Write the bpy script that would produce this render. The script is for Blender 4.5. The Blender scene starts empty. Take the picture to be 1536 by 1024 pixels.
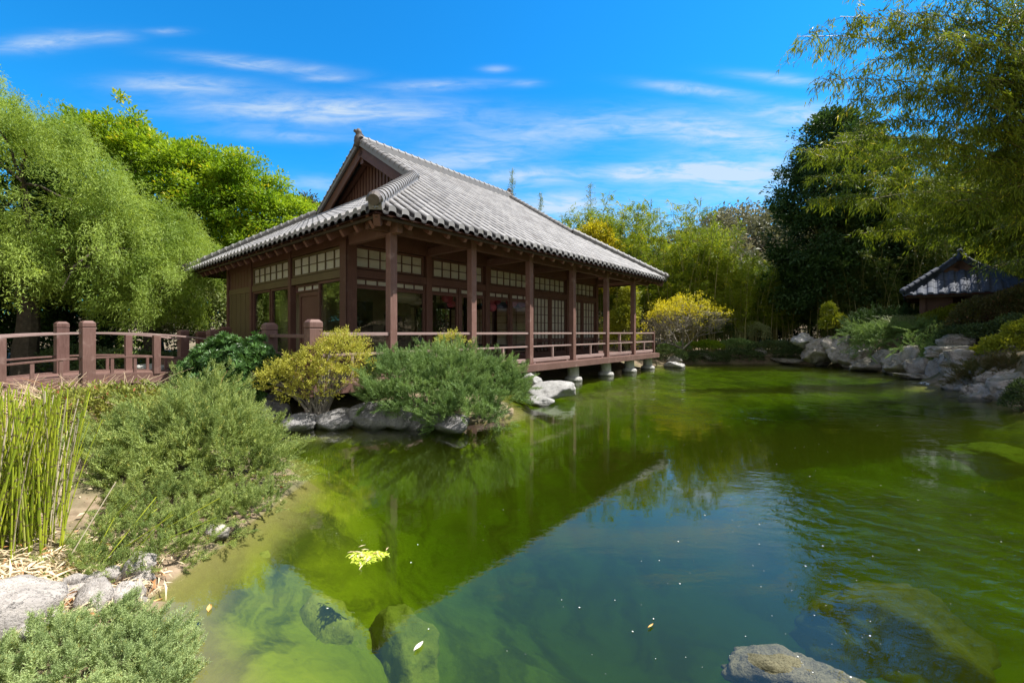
import bpy, bmesh, math, random
import numpy as np
from mathutils import Vector, Matrix

R = math.radians
scene = bpy.context.scene
col = scene.collection
F_PX, CX, HY, EYE = 642.0, 768.0, 498.5, 1.6      # focal length and horizon of the photograph in its own pixels; eye height over the water

# ------------------------------------------------------------------ camera
cam = bpy.data.cameras.new('camera')
cam.sensor_width = 36.0
cam.lens = 36.0 * F_PX / 1536.0
cam.shift_y = -(512 - HY) / 1536.0
cam.clip_start = 0.05
cam.clip_end = 3000
camo = bpy.data.objects.new('camera', cam)
camo.location = (0, 0, EYE)
camo.rotation_euler = (R(90), 0, 0)
col.objects.link(camo)
scene.camera = camo

# ------------------------------------------------------------------ sun and sky
SUN_EL, SUN_AZ = 58.5, 80.0         # azimuth clockwise from +Y
sl = bpy.data.lights.new('sun', 'SUN')
sl.energy = 4.9
sl.angle = R(0.5)
sl.color = (1.0, 0.955, 0.88)
so = bpy.data.objects.new('sun', sl)
so.rotation_euler = (R(90 - SUN_EL), 0, R(180 - SUN_AZ))
so.location = (30, 0, 40)
col.objects.link(so)

scene.view_settings.view_transform = 'Standard'
scene.view_settings.look = 'None'
scene.view_settings.exposure = 1.0
scene.view_settings.gamma = 1.0
scene.cycles.max_bounces = 8
scene.cycles.diffuse_bounces = 3
scene.cycles.glossy_bounces = 4
scene.cycles.transmission_bounces = 4
scene.cycles.transparent_max_bounces = 12
scene.cycles.caustics_reflective = False
scene.cycles.caustics_refractive = False
scene.cycles.sample_clamp_indirect = 4.0
scene.cycles.use_denoising = True

world = bpy.data.worlds.new('World')
scene.world = world
world.use_nodes = True
wt = world.node_tree
wt.nodes.clear()


class NT:
    """short-hand for wiring nodes"""
    def __init__(s, tree): s.t = tree
    def n(s, kind, **kw):
        nd = s.t.nodes.new(kind)
        for k, v in kw.items(): setattr(nd, k, v)
        return nd
    def put(s, sock, v):
        if isinstance(v, bpy.types.NodeSocket): s.t.links.new(v, sock)
        elif v is not None: sock.default_value = v
    def m(s, op, a, b=None, c=None, clamp=False):
        nd = s.n('ShaderNodeMath', operation=op, use_clamp=clamp)
        for i, v in enumerate((a, b, c)):
            if v is not None: s.put(nd.inputs[i], v)
        return nd.outputs[0]
    def vm(s, op, a, b=None):
        nd = s.n('ShaderNodeVectorMath', operation=op)
        s.put(nd.inputs[0], a)
        if b is not None: s.put(nd.inputs[1], b)
        return nd.outputs[0]
    def mix(s, f, a, b, mode='MIX'):
        nd = s.n('ShaderNodeMix', data_type='RGBA', blend_type=mode)
        s.put(nd.inputs[0], f)
        s.put(nd.inputs[6], a if isinstance(a, bpy.types.NodeSocket) else (*a[:3], 1))
        s.put(nd.inputs[7], b if isinstance(b, bpy.types.NodeSocket) else (*b[:3], 1))
        return nd.outputs[2]
    def noise(s, vec, scale, detail=4, rough=.55, dist=0.0):
        nd = s.n('ShaderNodeTexNoise')
        if vec is not None: s.put(nd.inputs['Vector'], vec)
        nd.inputs['Scale'].default_value = scale
        nd.inputs['Detail'].default_value = detail
        nd.inputs['Roughness'].default_value = rough
        nd.inputs['Distortion'].default_value = dist
        return nd.outputs['Fac']
    def ramp(s, f, lo, hi, smooth=True):
        nd = s.n('ShaderNodeMapRange', interpolation_type='SMOOTHSTEP' if smooth else 'LINEAR')
        s.put(nd.inputs[0], f)
        nd.inputs[1].default_value = lo; nd.inputs[2].default_value = hi
        return nd.outputs[0]
    def xyz(s, v):
        nd = s.n('ShaderNodeSeparateXYZ'); s.put(nd.inputs[0], v); return nd.outputs
    def comb(s, x, y, z=0.0):
        nd = s.n('ShaderNodeCombineXYZ')
        for i, v in enumerate((x, y, z)): s.put(nd.inputs[i], v)
        return nd.outputs[0]
    def bump(s, h, strength, dist=.02, normal=None):
        nd = s.n('ShaderNodeBump')
        nd.inputs['Strength'].default_value = strength if not isinstance(strength, bpy.types.NodeSocket) else 1
        if isinstance(strength, bpy.types.NodeSocket): s.put(nd.inputs['Strength'], strength)
        nd.inputs['Distance'].default_value = dist
        s.put(nd.inputs['Height'], h)
        if normal is not None: s.put(nd.inputs['Normal'], normal)
        return nd.outputs[0]


w = NT(wt)
sky = w.n('ShaderNodeTexSky', sky_type='NISHITA', sun_disc=False)
sky.sun_elevation = R(SUN_EL)
sky.sun_rotation = R(SUN_AZ)
sky.air_density = 1.0
sky.dust_density = 0.2
sky.ozone_density = 2.5
direction = w.n('ShaderNodeTexCoord').outputs['Generated']
dx, dy, dz = w.xyz(direction)
fwd = w.m('MAXIMUM', dy, .12)
az = w.m('DIVIDE', dx, fwd)           # run of a level line across the northern sky
rise = w.m('DIVIDE', dz, fwd)
el = w.m('ARCSINE', dz)
hs = w.n('ShaderNodeHueSaturation')
hs.inputs['Saturation'].default_value = 1.25
hs.inputs['Value'].default_value = 1.75
w.put(hs.inputs['Color'], sky.outputs[0])
sky_c = w.mix(1.0, hs.outputs[0], (0.14, 0.86, 1.06), 'MULTIPLY')
# thin cirrus streaks at their places in the sky: (px, py, half width, half height, tilt, strength) of the photograph turned to azimuth and elevation
CLOUDS = [(65, 64, 70, 12, -.10, .75), (165, 56, 38, 8, 0, .45), (250, 48, 28, 5, 0, .45), (270, 128, 90, 13, .03, .85), (395, 97, 100, 8, .10, .95), (493, 118, 34, 5, 0, .7), (665, 128, 75, 7, -.03, .75),
          (745, 104, 20, 5, 0, .5), (785, 126, 24, 5, 0, .4), (490, 166, 190, 20, .02, 1.1), (430, 204, 90, 9, .05, .5), (900, 192, 210, 24, -.06, .7), (1050, 136, 75, 8, .12, .95),
          (1180, 120, 70, 8, .1, .7), (1110, 207, 90, 20, .1, 1.1), (1210, 172, 70, 16, 0, 1.0), (945, 261, 55, 10, .0, 1.1), (1120, 262, 120, 26, .04, 1.35), (1030, 255, 60, 10, 0, .9), (700, 238, 95, 18, -.1, .8),
          (805, 264, 85, 13, -.06, .95), (840, 308, 55, 16, -.05, 1.25), (470, 275, 50, 12, 0, .45), (1060, 330, 240, 50, 0, .5), (620, 330, 420, 46, 0, .3)]
tot = None
for px, py, hw, hh, tilt, st in CLOUDS:
    a0, e0, sa, se = (px - CX) / F_PX, (HY - py) / F_PX, hw / F_PX, hh / F_PX
    da = w.m('SUBTRACT', az, a0)
    de = w.m('MULTIPLY_ADD', da, tilt, w.m('SUBTRACT', rise, e0))
    q = w.m('ADD', w.m('POWER', w.m('DIVIDE', da, sa), 2.0), w.m('POWER', w.m('DIVIDE', de, se), 2.0))
    g = w.m('MULTIPLY', w.m('EXPONENT', w.m('MULTIPLY', q, -1.0)), st)
    tot = g if tot is None else w.m('ADD', tot, g)
cv = w.comb(w.m('MULTIPLY', az, 5.0), w.m('MULTIPLY', rise, 26.0), 0.0)
n1 = w.noise(cv, 1.3, 7, .62, .7)
n2 = w.noise(w.comb(w.m('MULTIPLY', az, 14.0), w.m('MULTIPLY', rise, 64.0), 3.0), 1.0, 5, .6, 1.0)
nn = w.m('ADD', w.m('MULTIPLY', n1, .75), w.m('MULTIPLY', n2, .25))
dens = w.m('MULTIPLY', tot, w.m('ADD', w.m('MULTIPLY', w.ramp(nn, .30, .72), .85), .18))
dens = w.m('MINIMUM', w.m('MULTIPLY', dens, .95), .84)
haze = w.m('MULTIPLY', w.ramp(el, .36, .02), .30)
sky_c = w.mix(haze, sky_c, (2.6, 5.2, 7.2))
fill_veil = w.m('MAXIMUM', w.ramp(dy, .25, -.35), w.ramp(el, .80, 1.15))      # white haze added overhead and behind the viewer, unseen, to neutralise the ambient light
fill_veil = w.m('MULTIPLY', fill_veil, w.m('MULTIPLY_ADD', w.ramp(nn, .3, .7), .4, .6))
sky_c = w.mix(dens, sky_c, (5.0, 5.9, 6.7))
sky_c = w.mix(fill_veil, sky_c, (6.0, 5.6, 5.0))
bg = w.n('ShaderNodeBackground')
w.put(bg.inputs[0], sky_c)
bg.inputs[1].default_value = 0.07
wo = w.n('ShaderNodeOutputWorld')
wt.links.new(bg.outputs[0], wo.inputs[0])

# ------------------------------------------------------------------ helpers: numbers
rng = np.random.default_rng(11)


def at(px, py, Y):
    """world point seen at pixel (px, py) of the photograph at depth Y"""
    return np.array([(px - CX) / F_PX * Y, Y, EYE + (HY - py) / F_PX * Y])


def ground_at(px, py, z=0.0):
    Y = (EYE - z) * F_PX / (py - HY)
    return np.array([(px - CX) / F_PX * Y, Y, z])


def unit(v):
    return v / np.maximum(np.linalg.norm(v, axis=-1, keepdims=True), 1e-9)


def _hash(i, seed):
    n = (i[..., 0] * 374761393 + i[..., 1] * 668265263 + i[..., 2] * 1440662683 + seed * 982451653).astype(np.int64) & 0xffffffff
    n = ((n ^ (n >> 13)) * 1274126177) & 0xffffffff
    n = ((n ^ (n >> 16)) * 2246822519) & 0xffffffff
    return ((n ^ (n >> 15)) & 0xffff) / 65535.0


def vnoise(p, seed=0):
    p = np.asarray(p, float)
    i = np.floor(p).astype(np.int64)
    f = p - i
    f = f * f * (3 - 2 * f)
    out = 0
    for a in (0, 1):
        for b in (0, 1):
            for c in (0, 1):
                wgt = (f[..., 0] if a else 1 - f[..., 0]) * (f[..., 1] if b else 1 - f[..., 1]) * (f[..., 2] if c else 1 - f[..., 2])
                out = out + wgt * _hash(i + np.array([a, b, c]), seed)
    return out


def fbm(p, seed=0, octv=4):
    p = np.asarray(p, float)
    s, a, t = 0, 1.0, 0
    for o in range(octv):
        s = s + a * vnoise(p, seed + o * 17)
        t += a; a *= .5; p = p * 2.03
    return s / t


def sphere_dirs(n, r=None):
    r = r or rng
    return unit(r.normal(size=(n, 3)))


# ------------------------------------------------------------------ helpers: objects
def mesh_np(name, V, Fq, mat=None, parent=None, rnd=None, smooth=False, extra=None):
    """one mesh object out of arrays; Fq is an array of quads or triangles or a list of such arrays"""
    V = np.ascontiguousarray(V, dtype=np.float32)
    Fs = Fq if isinstance(Fq, list) else [Fq]
    Fs = [np.asarray(f, dtype=np.int32) for f in Fs if len(f)]
    me = bpy.data.meshes.new(name)
    me.vertices.add(len(V))
    me.vertices.foreach_set('co', V.ravel())
    loops = np.concatenate([f.ravel() for f in Fs])
    sizes = np.concatenate([np.full(len(f), f.shape[1], np.int32) for f in Fs])
    starts = np.concatenate([[0], np.cumsum(sizes)[:-1]]).astype(np.int32)
    me.loops.add(len(loops))
    me.loops.foreach_set('vertex_index', loops)
    me.polygons.add(len(sizes))
    me.polygons.foreach_set('loop_start', starts)
    me.polygons.foreach_set('loop_total', sizes)
    me.polygons.foreach_set('use_smooth', np.full(len(sizes), bool(smooth)))
    if rnd is not None:
        a = me.attributes.new('rnd', 'FLOAT', 'FACE')
        a.data.foreach_set('value', np.asarray(rnd, np.float32))
    if extra is not None:
        a = me.attributes.new('gutter', 'FLOAT', 'FACE')
        a.data.foreach_set('value', np.ascontiguousarray(extra, dtype=np.float32))
    me.update()
    me.validate()
    if mat: me.materials.append(mat)
    o = bpy.data.objects.new(name, me)
    col.objects.link(o)
    if parent: o.parent = parent
    return o


def tag(o, label=None, cat=None, group=None, kind=None):
    if label: o['label'] = label
    if cat: o['category'] = cat
    if group: o['group'] = group
    if kind: o['kind'] = kind
    return o


def empty(name, loc, rz=0.0, label=None, cat=None, group=None):
    o = bpy.data.objects.new(name, None)
    o.empty_display_size = .2
    o.location = loc
    o.rotation_euler = (0, 0, rz)
    col.objects.link(o)
    return tag(o, label, cat, group)


def dup(o, loc, rz=0.0, scale=1.0, label=None, group=None):
    """a copy of a thing with copies of its parts and sub-parts"""
    r = o.copy(); col.objects.link(r)
    r.location = loc; r.rotation_euler = (0, 0, rz)
    r.scale = (scale,) * 3 if np.isscalar(scale) else scale
    if label: r['label'] = label
    if group: r['group'] = group
    for ch in list(o.children):
        c = ch.copy(); col.objects.link(c); c.parent = r
        for g in ch.children:
            d = g.copy(); col.objects.link(d); d.parent = c
    return r


class MB:
    """collects boxes, bars and tubes; build() links them as ONE mesh object"""
    def __init__(s): s.v, s.q, s.t, s.n = [], [], [], 0
    def add(s, V, Q=None, T=None):
        V = np.asarray(V, float)
        s.v.append(V)
        if Q is not None and len(Q): s.q.append(np.asarray(Q, int) + s.n)
        if T is not None and len(T): s.t.append(np.asarray(T, int) + s.n)
        s.n += len(V)
        return s
    def box(s, x0, x1, y0, y1, z0, z1):
        V = [(x, y, z) for z in (z0, z1) for y in (y0, y1) for x in (x0, x1)]
        return s.add(V, [(0, 2, 3, 1), (4, 5, 7, 6), (0, 1, 5, 4), (2, 6, 7, 3), (0, 4, 6, 2), (1, 3, 7, 5)])
    def frustum(s, cx, cy, z0, z1, a0, b0, a1, b1):
        V = [(cx + sx * a0, cy + sy * b0, z0) for sy in (-1, 1) for sx in (-1, 1)] + [(cx + sx * a1, cy + sy * b1, z1) for sy in (-1, 1) for sx in (-1, 1)]
        return s.add(V, [(0, 2, 3, 1), (4, 5, 7, 6), (0, 1, 5, 4), (2, 6, 7, 3), (0, 4, 6, 2), (1, 3, 7, 5)])
    def bar(s, p0, p1, wd, ht, up=(0, 0, 1), drop=0.0):
        """a squared beam from p0 to p1; wd across, ht along up"""
        p0, p1, up = np.array(p0, float), np.array(p1, float), np.array(up, float)
        d = unit(p1 - p0); sd = unit(np.cross(d, up)); u = np.cross(sd, d)
        V = [p + sd * a * wd / 2 + u * (b * ht / 2 - drop) for p in (p0, p1) for b in (-1, 1) for a in (-1, 1)]
        return s.add(V, [(0, 1, 3, 2), (4, 6, 7, 5), (0, 4, 5, 1), (2, 3, 7, 6), (0, 2, 6, 4), (1, 5, 7, 3)])
    def tube(s, pts, rad, k=8, cap=True):
        pts = np.asarray(pts, float); n = len(pts)
        rad = np.full(n, rad) if np.isscalar(rad) else np.asarray(rad, float)
        V, Q = tubes(pts[None], rad[None], k)
        T = []
        if cap:
            V = np.concatenate([V, pts[:1], pts[-1:]])
            b = n * k
            T = [(b, (j + 1) % k, j) for j in range(k)] + [(b + 1, (n - 1) * k + j, (n - 1) * k + (j + 1) % k) for j in range(k)]
        return s.add(V, Q, T)
    def lathe(s, cx, cy, prof, k=20):
        """prof: (radius, z) from bottom to top"""
        a = np.arange(k) * 2 * math.pi / k
        V = np.concatenate([np.stack([cx + r * np.cos(a), cy + r * np.sin(a), np.full(k, z)], 1) for r, z in prof])
        n = len(prof)
        Q = [(i * k + j, i * k + (j + 1) % k, (i + 1) * k + (j + 1) % k, (i + 1) * k + j) for i in range(n - 1) for j in range(k)]
        V = np.concatenate([V, [(cx, cy, prof[0][1]), (cx, cy, prof[-1][1])]])
        T = [(n * k, (j + 1) % k, j) for j in range(k)] + [(n * k + 1, (n - 1) * k + j, (n - 1) * k + (j + 1) % k) for j in range(k)]
        return s.add(V, Q, T)
    def build(s, name, mat=None, parent=None, bevel=0.0, smooth=False):
        Fs = []
        if s.q: Fs.append(np.concatenate(s.q))
        if s.t: Fs.append(np.concatenate(s.t))
        o = mesh_np(name, np.concatenate(s.v), Fs, mat, parent, smooth=smooth)
        if bevel:
            b = o.modifiers.new('bevel', 'BEVEL'); b.width = bevel; b.segments = 2; b.limit_method = 'ANGLE'; b.angle_limit = R(40)
        return o


def tubes(P, Rr, k=5):
    """P (M, n, 3) polylines with radii Rr (M, n) -> vertices and quads"""
    M, n, _ = P.shape
    T = np.gradient(P, axis=1); T = unit(T)
    ref = np.where(np.abs(T[:, :1, 2:3]) > .9, np.array([1.0, 0, 0]), np.array([0, 0, 1.0]))
    A = unit(np.cross(T, np.broadcast_to(ref, T.shape))); B = np.cross(T, A)
    a = np.arange(k) * 2 * math.pi / k
    V = P[:, :, None] + Rr[:, :, None, None] * (np.cos(a)[:, None] * A[:, :, None] + np.sin(a)[:, None] * B[:, :, None])
    idx = np.arange(M * n * k).reshape(M, n, k)
    i0 = idx[:, :-1]; i1 = idx[:, 1:]
    Q = np.stack([i0, np.roll(i0, -1, 2), np.roll(i1, -1, 2), i1], -1).reshape(-1, 4)
    return V.reshape(-1, 3), Q


def scatter(pv, pf, C, D, H, S, jit=None):
    """copies of a small leaf or sprig (pv, pf: local x side, y along, z normal) at C along D with normal hint H and size S -> V, F"""
    D = unit(D); X = unit(np.cross(D, H)); Z = np.cross(X, D)
    S = np.broadcast_to(np.asarray(S, float), (len(C),))
    V = C[:, None] + S[:, None, None] * (pv[None, :, 0:1] * X[:, None] + pv[None, :, 1:2] * D[:, None] + pv[None, :, 2:3] * Z[:, None])
    m = len(pv)
    Fq = pf[None] + (np.arange(len(C)) * m)[:, None, None]
    return V.reshape(-1, 3), Fq.reshape(-1, pf.shape[1])


def leaf(width=.4, bend=.06, mid=.45):
    return np.array([(0, 0, 0), (width / 2, mid, bend), (0, 1, -bend), (-width / 2, mid, bend)]), np.array([(0, 1, 2, 3)])


def sprig(n=16, wd=.10, ln=.38, flat=.5, seed=1):
    """a twig tip set with small leaves"""
    r = np.random.default_rng(seed)
    y = np.linspace(.05, .85, n)
    a = np.arange(n) * 2.4
    d = np.stack([np.cos(a) * .8, np.full(n, .75), np.sin(a) * .8 * flat + .1], 1) + r.normal(0, .15, (n, 3))
    c = np.stack([np.zeros(n), y, np.zeros(n)], 1)
    lv, lf = leaf(wd / ln, .03)
    return scatter(lv, lf, c, d, r.normal(0, 1, (n, 3)), ln * (1.05 - .6 * y))


# ------------------------------------------------------------------ materials
MATS = {}


def mat(name):
    m = bpy.data.materials.new(name); m.use_nodes = True
    m.node_tree.nodes.clear()
    t = NT(m.node_tree)
    t.out = t.n('ShaderNodeOutputMaterial')
    MATS[name] = m
    return m, t


def principled(t, color, rough=.6, normal=None, spec=.3):
    b = t.n('ShaderNodeBsdfPrincipled')
    t.put(b.inputs['Base Color'], color if isinstance(color, bpy.types.NodeSocket) else (*color, 1))
    t.put(b.inputs['Roughness'], rough)
    b.inputs['Specular IOR Level'].default_value = spec
    if normal is not None: t.put(b.inputs['Normal'], normal)
    return b.outputs[0]


def objvec(t):
    return t.n('ShaderNodeTexCoord').outputs['Object']


def geopos(t):
    return t.n('ShaderNodeNewGeometry').outputs['Position']


GAIN = 1.35


def leaf_mat(name, a, b, trans=.35, c=None, patch=1.2, spec=.25, rough=.5):
    """leaf colour from a to b leaf by leaf and patch by patch; c is an odd leaf out"""
    a, b, c = [tuple(v * GAIN for v in q) if q else None for q in (a, b, c)]
    m, t = mat(name)
    at_ = t.n('ShaderNodeAttribute', attribute_name='rnd').outputs['Fac']
    f = t.m('ADD', t.m('MULTIPLY', at_, .55), t.m('MULTIPLY', t.ramp(t.noise(geopos(t), patch, 3), .35, .65), .5), clamp=True)
    cl = t.mix(f, a, b)
    if c is not None: cl = t.mix(t.ramp(at_, .86, .9), cl, c)
    p = principled(t, cl, rough, spec=spec)
    tr = t.n('ShaderNodeBsdfTranslucent')
    t.put(tr.inputs[0], t.mix(.5, cl, t.mix(1.0, cl, (1.5, 1.35, .5), 'MULTIPLY')))
    mx = t.n('ShaderNodeMixShader'); mx.inputs[0].default_value = trans
    t.t.links.new(p, mx.inputs[1]); t.t.links.new(tr.outputs[0], mx.inputs[2])
    t.t.links.new(mx.outputs[0], t.out.inputs[0])
    return m


def wood_mat(name, c1, c2, rough=.6, grain=(3, 3, .35), dust=None):
    m, t = mat(name)
    v = t.vm('MULTIPLY', objvec(t), grain)
    g = t.noise(v, 14, 6, .65, .6)
    g2 = t.noise(objvec(t), 1.7, 4)
    f = t.m('ADD', t.m('MULTIPLY', t.ramp(g, .3, .7), .6), t.m('MULTIPLY', t.ramp(g2, .3, .7), .4))
    rnd = t.n('ShaderNodeObjectInfo').outputs['Random']
    cl = t.mix(f, c1, c2)
    cl = t.mix(t.m('MULTIPLY', rnd, .25), cl, tuple(x * 1.5 for x in c2))
    if dust: cl = t.mix(t.m('MULTIPLY', t.ramp(t.noise(objvec(t), 5, 5), .55, .75), .5), cl, dust)
    t.t.links.new(principled(t, cl, t.m('MULTIPLY_ADD', g, .25, rough - .12), t.bump(g, .35, .006)), t.out.inputs[0])
    return m


def plain_mat(name, c1, c2=None, rough=.6, scale=6, bump=.2, spec=.3):
    m, t = mat(name)
    g = t.noise(objvec(t), scale, 5, .6)
    cl = t.mix(t.ramp(g, .3, .7), c1, c2 or tuple(x * .8 for x in c1))
    t.t.links.new(principled(t, cl, rough, t.bump(g, bump, .01), spec), t.out.inputs[0])
    return m


def rock_mat(name, c1, c2, c3, scale=1.0, moss=None, damp=True, cracks=.65):
    m, t = mat(name)
    p = geopos(t)
    a = t.noise(p, 1.6 * scale, 8, .68, .3)
    b = t.noise(p, 22 * scale, 4, .6)
    cl = t.mix(t.ramp(a, .3, .7), c1, c2)
    cl = t.mix(t.m('MULTIPLY', t.ramp(b, .5, .72), .55), cl, c3)
    vor = t.n('ShaderNodeTexVoronoi', feature='DISTANCE_TO_EDGE')
    vor.inputs['Scale'].default_value = 1.3 * scale
    wv = t.vm('ADD', p, t.vm('MULTIPLY', t.comb(a, t.noise(p, 3 * scale), b), (.8, .8, .8)))
    t.put(vor.inputs['Vector'], wv)
    crack = t.ramp(vor.outputs[0], .0, .02)
    cl = t.mix(t.m('MULTIPLY', t.m('SUBTRACT', 1.0, crack), cracks), cl, tuple(x * .3 for x in c3))
    z = t.xyz(p)[2]
    wet = t.m('MULTIPLY', t.ramp(t.m('MULTIPLY_ADD', a, .08, z), .12, .045), .75)      # the damp band along the water line
    if damp: cl = t.mix(wet, cl, (.035, .037, .022))
    if moss:
        nz = t.xyz(t.n('ShaderNodeNewGeometry').outputs['Normal'])[2]
        cl = t.mix(t.m('MULTIPLY', t.ramp(t.m('ADD', nz, a), .95, 1.35), .5), cl, moss)
    h = t.m('ADD', t.m('MULTIPLY', a, 1.0), t.m('MULTIPLY', b, .3))
    h = t.m('ADD', h, t.m('MULTIPLY', crack, .35 if cracks else 0.0))
    t.t.links.new(principled(t, cl, .85, t.bump(h, .8, .05), .2), t.out.inputs[0])
    return m


WOOD = wood_mat('brown_wood', (.064, .029, .019), (.122, .058, .041), .55, dust=(.15, .092, .07))
WOOD_RED = wood_mat('red_brown_wood', (.10, .052, .042), (.18, .103, .087), .6, dust=(.29, .2, .175))
EAVE = wood_mat('eave_wood', (.030, .020, .012), (.05, .034, .02), .7)  # darker copy of the brown wood, with the eave's shade put in
WOOD_POST = wood_mat('post_wood', (.118, .057, .043), (.215, .122, .102), .6, dust=(.36, .25, .225))
WOOD_RAIL = wood_mat('weathered_rail', (.22, .145, .13), (.33, .235, .215), .65, grain=(.3, 3, 3), dust=(.42, .33, .30))
WOOD_RAFTER = wood_mat('rafter_wood', (.10, .045, .034), (.16, .078, .06), .6)
WOOD_DECK = wood_mat('deck_wood', (.11, .058, .046), (.18, .105, .088), .65, grain=(.3, 4, 3))
WOOD_OLIVE = wood_mat('olive_board', (.085, .062, .028), (.13, .098, .045), .65)
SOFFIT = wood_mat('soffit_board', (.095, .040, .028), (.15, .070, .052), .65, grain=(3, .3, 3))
DARK = plain_mat('dark_interior', (.03, .02, .017), (.05, .033, .027), .7)
INNER_WALL = plain_mat('inner_wall', (.30, .24, .17), (.26, .2, .14), .7)
CONCRETE = rock_mat('pier_stone', (.42, .41, .39), (.5, .49, .46), (.3, .3, .28), 2.0)
ROCK_PALE = rock_mat('pale_rock', (.48, .435, .39), (.29, .265, .245), (.2, .185, .17), 3.0)
ROCK_GREY = rock_mat('grey_rock', (.30, .29, .285), (.17, .165, .165), (.085, .085, .08), 2.0)
ROCK_SHORE = rock_mat('shore_rock', (.42, .38, .35), (.26, .23, .21), (.12, .105, .095), .9, moss=(.08, .09, .035))
ROCK_WHITE = rock_mat('white_rock', (.44, .43, .415), (.29, .285, .275), (.15, .15, .145), 2.6)
ROCK_WET = rock_mat('submerged_rock', (.22, .24, .05), (.10, .13, .02), (.06, .09, .012), 1.1, damp=False, cracks=.0)
ROCK_WEED = rock_mat('weedy_rock', (.075, .075, .012), (.03, .036, .006), (.02, .026, .005), 1.3, damp=False, cracks=.0)
ROCK_SLAB = rock_mat('slab_rock', (.17, .155, .09), (.10, .095, .055), (.07, .066, .04), 2.5, damp=False)
INNER_FLOOR = plain_mat('straw_mat_floor', (.42, .34, .20), (.34, .27, .16), .6)
METAL = plain_mat('dark_metal', (.03, .03, .03), None, .4)

m, t = mat('roof_tile')
rn = t.n('ShaderNodeAttribute', attribute_name='rnd').outputs['Fac']
a = t.noise(objvec(t), 1.1, 6, .65)
b = t.noise(objvec(t), 30, 3)
cl = t.mix(rn, (.20, .193, .192), (.335, .325, .322))
cl = t.mix(t.m('MULTIPLY', t.ramp(a, .48, .72), .55), cl, (.19, .175, .165))
cl = t.mix(t.m('MULTIPLY', t.ramp(b, .55, .75), .35), cl, (.42, .41, .40))
li = t.noise(objvec(t), 5.5, 5, .7)
cl = t.mix(t.m('MULTIPLY', t.ramp(li, .60, .70), .5), cl, (.20, .19, .13))
gt = t.n('ShaderNodeAttribute', attribute_name='gutter').outputs['Fac']      # grime in the channels, and shade painted on the barrel sides
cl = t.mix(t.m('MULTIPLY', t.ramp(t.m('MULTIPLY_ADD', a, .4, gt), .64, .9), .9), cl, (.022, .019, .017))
t.t.links.new(principled(t, cl, .6, t.bump(b, .2, .004), .35), t.out.inputs[0])
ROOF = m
m, t = mat('slate_tile')
rn = t.n('ShaderNodeAttribute', attribute_name='rnd').outputs['Fac']
b = t.noise(objvec(t), 9, 5)
cl = t.mix(rn, (.035, .045, .075), (.06, .075, .115))
cl = t.mix(t.m('MULTIPLY', t.ramp(b, .5, .75), .5), cl, (.04, .05, .055))
t.t.links.new(principled(t, cl, .75, t.bump(b, .3, .01), .4), t.out.inputs[0])
ROOF_BLUE = m

m, t = mat('window_glass')
fr = t.n('ShaderNodeFresnel')
t.put(fr.inputs[0], t.m('MULTIPLY_ADD', t.n('ShaderNodeNewGeometry').outputs['Backfacing'], 1 / 1.6 - 1.6, 1.6))      # same reflectance from inside the sheet
gl = t.n('ShaderNodeBsdfGlossy'); gl.inputs['Roughness'].default_value = .0
t.put(gl.inputs['Normal'], t.bump(t.noise(objvec(t), 2.2, 2), .06, .02))
tr = t.n('ShaderNodeBsdfTransparent'); tr.inputs[0].default_value = (.88, .89, .86, 1)
mx = t.n('ShaderNodeMixShader'); t.put(mx.inputs[0], t.m('MULTIPLY_ADD', fr.outputs[0], 1.15, .0, clamp=True))
t.t.links.new(tr.outputs[0], mx.inputs[1]); t.t.links.new(gl.outputs[0], mx.inputs[2])
t.t.links.new(mx.outputs[0], t.out.inputs[0])
GLASS = m

m, t = mat('paper_pane')
pc = t.mix(t.ramp(t.noise(objvec(t), 3, 4), .35, .65), (.80, .76, .65), (.88, .85, .75))
d = t.n('ShaderNodeBsdfDiffuse'); t.put(d.inputs[0], pc)
tr = t.n('ShaderNodeBsdfTranslucent'); t.put(tr.inputs[0], pc)
mx = t.n('ShaderNodeMixShader'); mx.inputs[0].default_value = .55
t.t.links.new(d.outputs[0], mx.inputs[1]); t.t.links.new(tr.outputs[0], mx.inputs[2])
gl = t.n('ShaderNodeBsdfGlossy'); gl.inputs['Roughness'].default_value = .08
mx2 = t.n('ShaderNodeMixShader'); mx2.inputs[0].default_value = .07
t.t.links.new(mx.outputs[0], mx2.inputs[1]); t.t.links.new(gl.outputs[0], mx2.inputs[2])
t.t.links.new(mx2.outputs[0], t.out.inputs[0])
PAPER = m


def paper_mat(name, c):
    m, t = mat(name)
    d = t.n('ShaderNodeBsdfDiffuse'); d.inputs[0].default_value = (*c, 1)
    tr = t.n('ShaderNodeBsdfTranslucent'); tr.inputs[0].default_value = (*c, 1)
    mx = t.n('ShaderNodeMixShader'); mx.inputs[0].default_value = .45
    t.t.links.new(d.outputs[0], mx.inputs[1]); t.t.links.new(tr.outputs[0], mx.inputs[2])
    t.t.links.new(mx.outputs[0], t.out.inputs[0])
    return m


PINK = paper_mat('pink_paper', (.92, .24, .34))
WHITE_PAPER = paper_mat('white_paper', (.8, .76, .68))

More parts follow.
